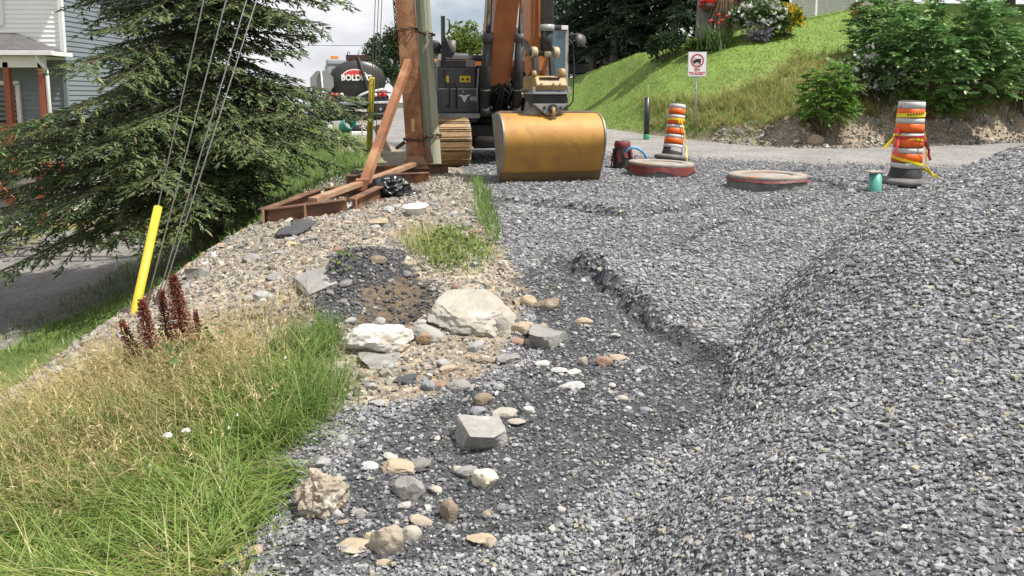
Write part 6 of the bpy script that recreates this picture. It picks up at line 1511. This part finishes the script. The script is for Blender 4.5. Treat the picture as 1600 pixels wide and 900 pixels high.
def rock_mesh(name, dims, seed, cuts=7, sub=3, rough=.12, deep=.12, block=False):
    r_ = random.Random(seed); bm = bmesh.new(); bmesh.ops.create_icosphere(bm, subdivisions=sub, radius=1)
    pl = [(Vector((r_.gauss(0, 1), r_.gauss(0, 1), r_.gauss(0, .8))).normalized(), r_.uniform(.62, .88)) for _ in range(cuts)]
    if block: pl = [(Vector((a + r_.gauss(0, .12), b_ + r_.gauss(0, .12), c_ + r_.gauss(0, .12))).normalized(), r_.uniform(.52, .6)) for a, b_, c_ in ((1, 0, 0), (-1, 0, 0), (0, 1, 0), (0, -1, 0), (0, 0, 1), (0, 0, -1), (.7, -.7, .2))]; pl[-1] = (pl[-1][0], .68)
    q = 1.15 if block else 1.7
    for v in bm.verts:
        c = v.co * (1.5 if block else 1)
        for n_, d_ in pl:
            e = c.dot(n_) - d_
            if e > 0: c -= n_ * e * (.985 if block else .93)
        c *= 1 + deep * mnoise.noise(c * 1.3 + Vector((seed, 0, 0))) + rough * mnoise.fractal(c * 3.2 + Vector((0, seed, 0)), .8, 2.1, 4) * .6
        v.co = Vector((c.x * dims[0] / q, c.y * dims[1] / q, c.z * dims[2] / q))
    me = bpy.data.meshes.new(name); bm.to_mesh(me); bm.free()
    me.polygons.foreach_set('use_smooth', [True] * len(me.polygons)); me.set_sharp_from_angle(angle=R(32))
    return me
def rock(px_, py_, w, h, m_, label, seed, depth=None, cuts=7, sub=3, sink=.25, rot=0., name="stone", tiltx=0., tilty=0., rough=.12, block=False, thin=None):
    """a stone whose middle is seen at the pixel, w by h pixels there; it sits in the ground"""
    g = G(px_, py_ + h * .42); s = math.hypot(g.y, EYE) / F_PX
    wd = w * s; el = math.atan2(EYE - g.z, g.y); hv = h * s
    dp = wd * (depth or .75)
    ht = max(.3 * hv, (hv - dp * math.sin(el) * .8) / max(.3, math.cos(el))) * 1.15
    if thin: ht = thin * wd
    me = rock_mesh(name, (wd, dp, ht), seed, cuts, sub, rough, block=block)
    o = link(name, me, SM[m_]); yc = g.y + dp * .38; o.location = (g.x, yc, h1(g.x, yc) + ht * (.5 - sink)); o.rotation_euler = (tiltx, tilty, rot)
    return tag(o, label, "boulder" if name == "boulder" else "stone", "boulders and stones lying on the gravel and bank")
B = "boulder"
rock(738, 485, 134, 66, 'cream', "largest cream boulder, half buried in the tan soil", 5, .85, 8, 5, .46, -.2, B, R(8), R(6), .16)
rock(586, 527, 94, 58, 'white', "whitish rounded boulder with a dark underside beside the lush grass", 8, .7, 9, 5, .32, .2, B, 0, R(-4), .16)
rock(752, 676, 72, 60, 'block', "squared block of rough grey concrete on the dark gravel", 21, .85, 5, 5, .1, .3, B, R(10), R(4), .06, True, .46)
rock(500, 775, 66, 76, 'lump', "crumbly beige lump of old concrete beside the flattened grass", 14, .8, 4, 5, .2, .4, B, 0, 0, .38)
rock(496, 430, 66, 60, 'grey', "large grey slab on the flank of the dark slate heap", 77, .95, 5, 4, .45, .6, "stone", R(10), R(-10), .06, True, .14)
L_ = [(664, 523, 50, 32, 'lichen', "grey stone with an orange lichen patch between the two pale boulders"), (778, 500, 46, 30, 'cream', "pale ledge stone stuck to the shaded face of the largest boulder"),
 (826, 470, 28, 22, 'yellow', "yellowish stone next to the cracked brown one"), (857, 475, 40, 26, 'brown', "cracked brownish stone, nearest the dark berm"), (818, 515, 38, 24, 'tan', "layered tan stone wedged beside the largest boulder"),
 (851, 530, 42, 34, 'grey', "grey slab leaning beside the layered tan stone"), (809, 533, 24, 14, 'red', "small reddish stone under the layered tan stone"), (827, 535, 14, 12, 'tan', "little pinkish pebble at the foot of the leaning slab"),
 (912, 501, 28, 14, 'tan', "lone flat tan stone on the dark gravel"), (794, 560, 36, 20, 'grey', "flat grey stone in the soil below the largest boulder"), (848, 567, 22, 13, 'white', "white pebble above the pair of flat pale stones"),
 (872, 578, 28, 12, 'lightgrey', "flat pale grey stone touching the white pebble"), (897, 581, 22, 11, 'white', "flat whitish oval stone beside the upright chip"), (899, 602, 30, 13, 'lightgrey', "pale oval stone nearest to the lone round pebble"),
 (881, 604, 16, 10, 'lightgrey', "small pale oval pebble touching a bigger oval one"), (912, 564, 12, 16, 'cream', "little upright cream chip"), (945, 564, 26, 20, 'red', "reddish flat stone paired with a tan one"),
 (968, 558, 28, 15, 'tan', "tan flat stone paired with a reddish one"), (972, 622, 18, 12, 'cream', "lone round pale pebble at the edge of the hollow"), (825, 640, 17, 14, 'white', "bright white pebble near the concrete block"),
 (789, 645, 36, 22, 'cream', "rounded beige stone behind the concrete block"), (745, 643, 26, 17, 'blue', "bluish grey stone behind the concrete block"), (755, 624, 28, 24, 'brown', "brown grey stone standing behind the bluish one"),
 (808, 660, 26, 13, 'cream', "flat beige stone beside the concrete block"), (624, 728, 52, 26, 'tan', "broad tan stone in the middle of the dark gravel"), (575, 728, 28, 15, 'lightgrey', "pale grey stone next to the broad tan one"),
 (637, 763, 48, 38, 'grey', "grey stone with a dark fractured end below the broad tan one"), (681, 766, 22, 15, 'cream', "small cream stone beside the fractured grey one"), (757, 748, 38, 38, 'chalk', "pale yellow chalky stone, the brightest on the gravel"),
 (732, 738, 34, 22, 'grey', "dull grey stone touching the chalky one"), (715, 734, 18, 14, 'cream', "small cream pebble beside the dull grey stone"), (640, 834, 30, 28, 'cream', "round cream pebble like a ball"),
 (606, 842, 50, 54, 'lump', "flat crumbling piece of concrete beside the round pebble"), (550, 851, 52, 24, 'tan', "wedge shaped tan stone beside the crumbling concrete"), (582, 838, 24, 14, 'yellow', "little yellowish stone on the tip of the wedge"),
 (751, 843, 40, 18, 'tan', "flat triangular tan stone lying alone"), (658, 814, 34, 18, 'lump', "flat beige stone above the round pebble"), (702, 797, 28, 38, 'brown', "upright brown stone half sunk in the gravel"),
 (598, 879, 20, 14, 'tan', "small tan stone below the crumbling concrete"), (592, 563, 54, 18, 'grey', "grey ledge stone in front of the whitish boulder"), (631, 594, 34, 14, 'slate', "flat dark slate piece on the tan soil"),
 (622, 545, 34, 16, 'tan', "flat pinkish tan stone below the whitish boulder"), (668, 602, 26, 18, 'blue', "bluish stone at the lower edge of the tan soil"), (690, 603, 22, 14, 'red', "reddish stone at the lower edge of the tan soil"),
 (714, 603, 38, 22, 'grey', "rounded grey stone at the lower edge of the tan soil"), (135, 545, 36, 22, 'brown', "dark broken chunk on the crest of the bank"), (107, 577, 19, 12, 'tan', "orange tan stone below the dark broken chunk"),
 (390, 403, 28, 16, 'grey', "grey stone high on the stony bank"), (452, 360, 54, 22, 'slate', "dark broken asphalt slab below the rusty base"),
 (592, 349, 30, 14, 'tan', "pinkish flat stone between the white basin and the rusty base"), (308, 425, 34, 18, 'grey', "grey slab stone near the top of the bank crest"), (430, 431, 28, 14, 'grey', "flat grey stone on the open bank"),
 (452, 381, 17, 10, 'yellow', "small orange stone on the open bank"), (729, 352, 16, 18, 'grey', "grey stone beside the strip of grass"), (1275, 221, 22, 16, 'tan', "tan stone at the foot of the soil bank"),
 (397, 860, 20, 18, 'tan', "tan pebble at the edge of the flattened grass"), (520, 800, 24, 22, 'lightgrey', "small silvery stone at the foot of the crumbly lump"), (940, 424, 12, 8, 'cream', "tiny cream stone at the dark scarp"),
 (700, 575, 26, 14, 'tan', "tan stone on the open soil slope"), (660, 505, 16, 12, 'lightgrey', "small pale stone beside the largest boulder"), (655, 735, 22, 13, 'slate', "dark flat stone beside the broad tan one"),
 (470, 352, 40, 16, 'slate', "second dark asphalt slab under the rusty base"), (560, 800, 22, 12, 'grey', "grey stone above the tan wedge"), (760, 563, 26, 13, 'brown', "brown flat stone below the largest boulder"), (1010, 640, 20, 10, 'blue', "bluish flake in the shaded hollow")]
for k, (px_, py_, w, h, m_, lab) in enumerate(L_):
    big = w > 34
    rock(px_, py_, w, h, m_, lab, 100 + k, (.7, .9, .6, .8)[k % 4] if m_ != 'slate' else 1.0, 4 if 'round' in lab or 'pebble' in lab else 8, 4 if big else 3, .3, random.uniform(-.5, .5), "stone", R(random.uniform(-8, 8)), R(random.uniform(-8, 8)), .14, 'flat dark' in lab or ('slab' in lab and m_ != 'slate') or 'ledge' in lab)
# many smaller stones that nothing tells apart
pool = {}
def cobbles(n, xr, yr, cond, size, kinds, label, group):
    x, y = rng.uniform(*xr, n * 6), rng.uniform(*yr, n * 6); k = cond(x, y) & in_view(x, y, -.02); x, y = x[k][:n], y[k][:n]
    for i in range(len(x)):
        kd = kinds[i % len(kinds)]; key = (kd, i % 4)
        if key not in pool:
            me = rock_mesh("cobble", (1, .78, .5), 300 + len(pool), 6, 2, .14); me.materials.append(SM[kd]); pool[key] = me
        o = bpy.data.objects.new("cobble", pool[key]); col.objects.link(o)
        s = float(np.exp(rng.normal(math.log(size), .35))); o.scale = (s, s * rng.uniform(.7, 1.1), s * rng.uniform(.6, 1.1)); o.rotation_euler = (rng.normal(0, .2), rng.normal(0, .2), rng.uniform(0, 6.28))
        o.location = (x[i], y[i], h1(x[i], y[i]) + s * .12); tag(o, NM[kd] + ' ' + label, "stone", group)
NM = {'grey': 'grey', 'tan': 'tan', 'lightgrey': 'pale grey', 'brown': 'brown', 'cream': 'cream', 'red': 'reddish', 'white': 'whitish'}
cobbles(170, (-3.1, -.1), (3.6, 10.5), lambda x, y: ~in_gravel(x, y) & (x > np.interp(y, SH_Y, SH_X) - .1), .075, ['grey', 'lightgrey', 'brown', 'grey', 'tan', 'lightgrey', 'grey', 'red'], "fist sized stone scattered over the tan stony bank", "fist sized stones of the bank")
cobbles(42, (-1.2, .9), (2.6, 5.2), lambda x, y: in_gravel(x, y) & (x < .2 + .25 * (y - 2.6)), .05, ['lightgrey', 'grey', 'lightgrey', 'white', 'grey', 'tan'], "pebble lying loose among the dark slate chips", "pale pebbles on the dark gravel")
for px_, py_, lab in ((264, 714, "crumpled scrap of white litter in the grass"), (293, 706, "second scrap of pale litter, nearer the gravel")):
    g = G(px_, py_ + 10); o = blob("litter", (.04, .025, .022), px_, whitep, None, 3, .5, 2.5, None, True, False); o.location = g + Vector((0, 0, .13)); tag(o, lab, "litter", "litter in the grass")

x, y = scatter(5.2, 15.5, 17.5, 23.5, 260); d_ = y - edge(x); k = (d_ > -.45) & (d_ < 1.0 + .5 * fbm(x * 2, y * 2, 6)); x, y = x[k], y[k]
chips("soil_rubble", x, y, size_ln(len(x), .06, .55, .025, .22), tan_m, "stones and clods in the cut soil bank below the shrubs", flat=(.3, .6), taper=.7, tilt=.3, K=4)
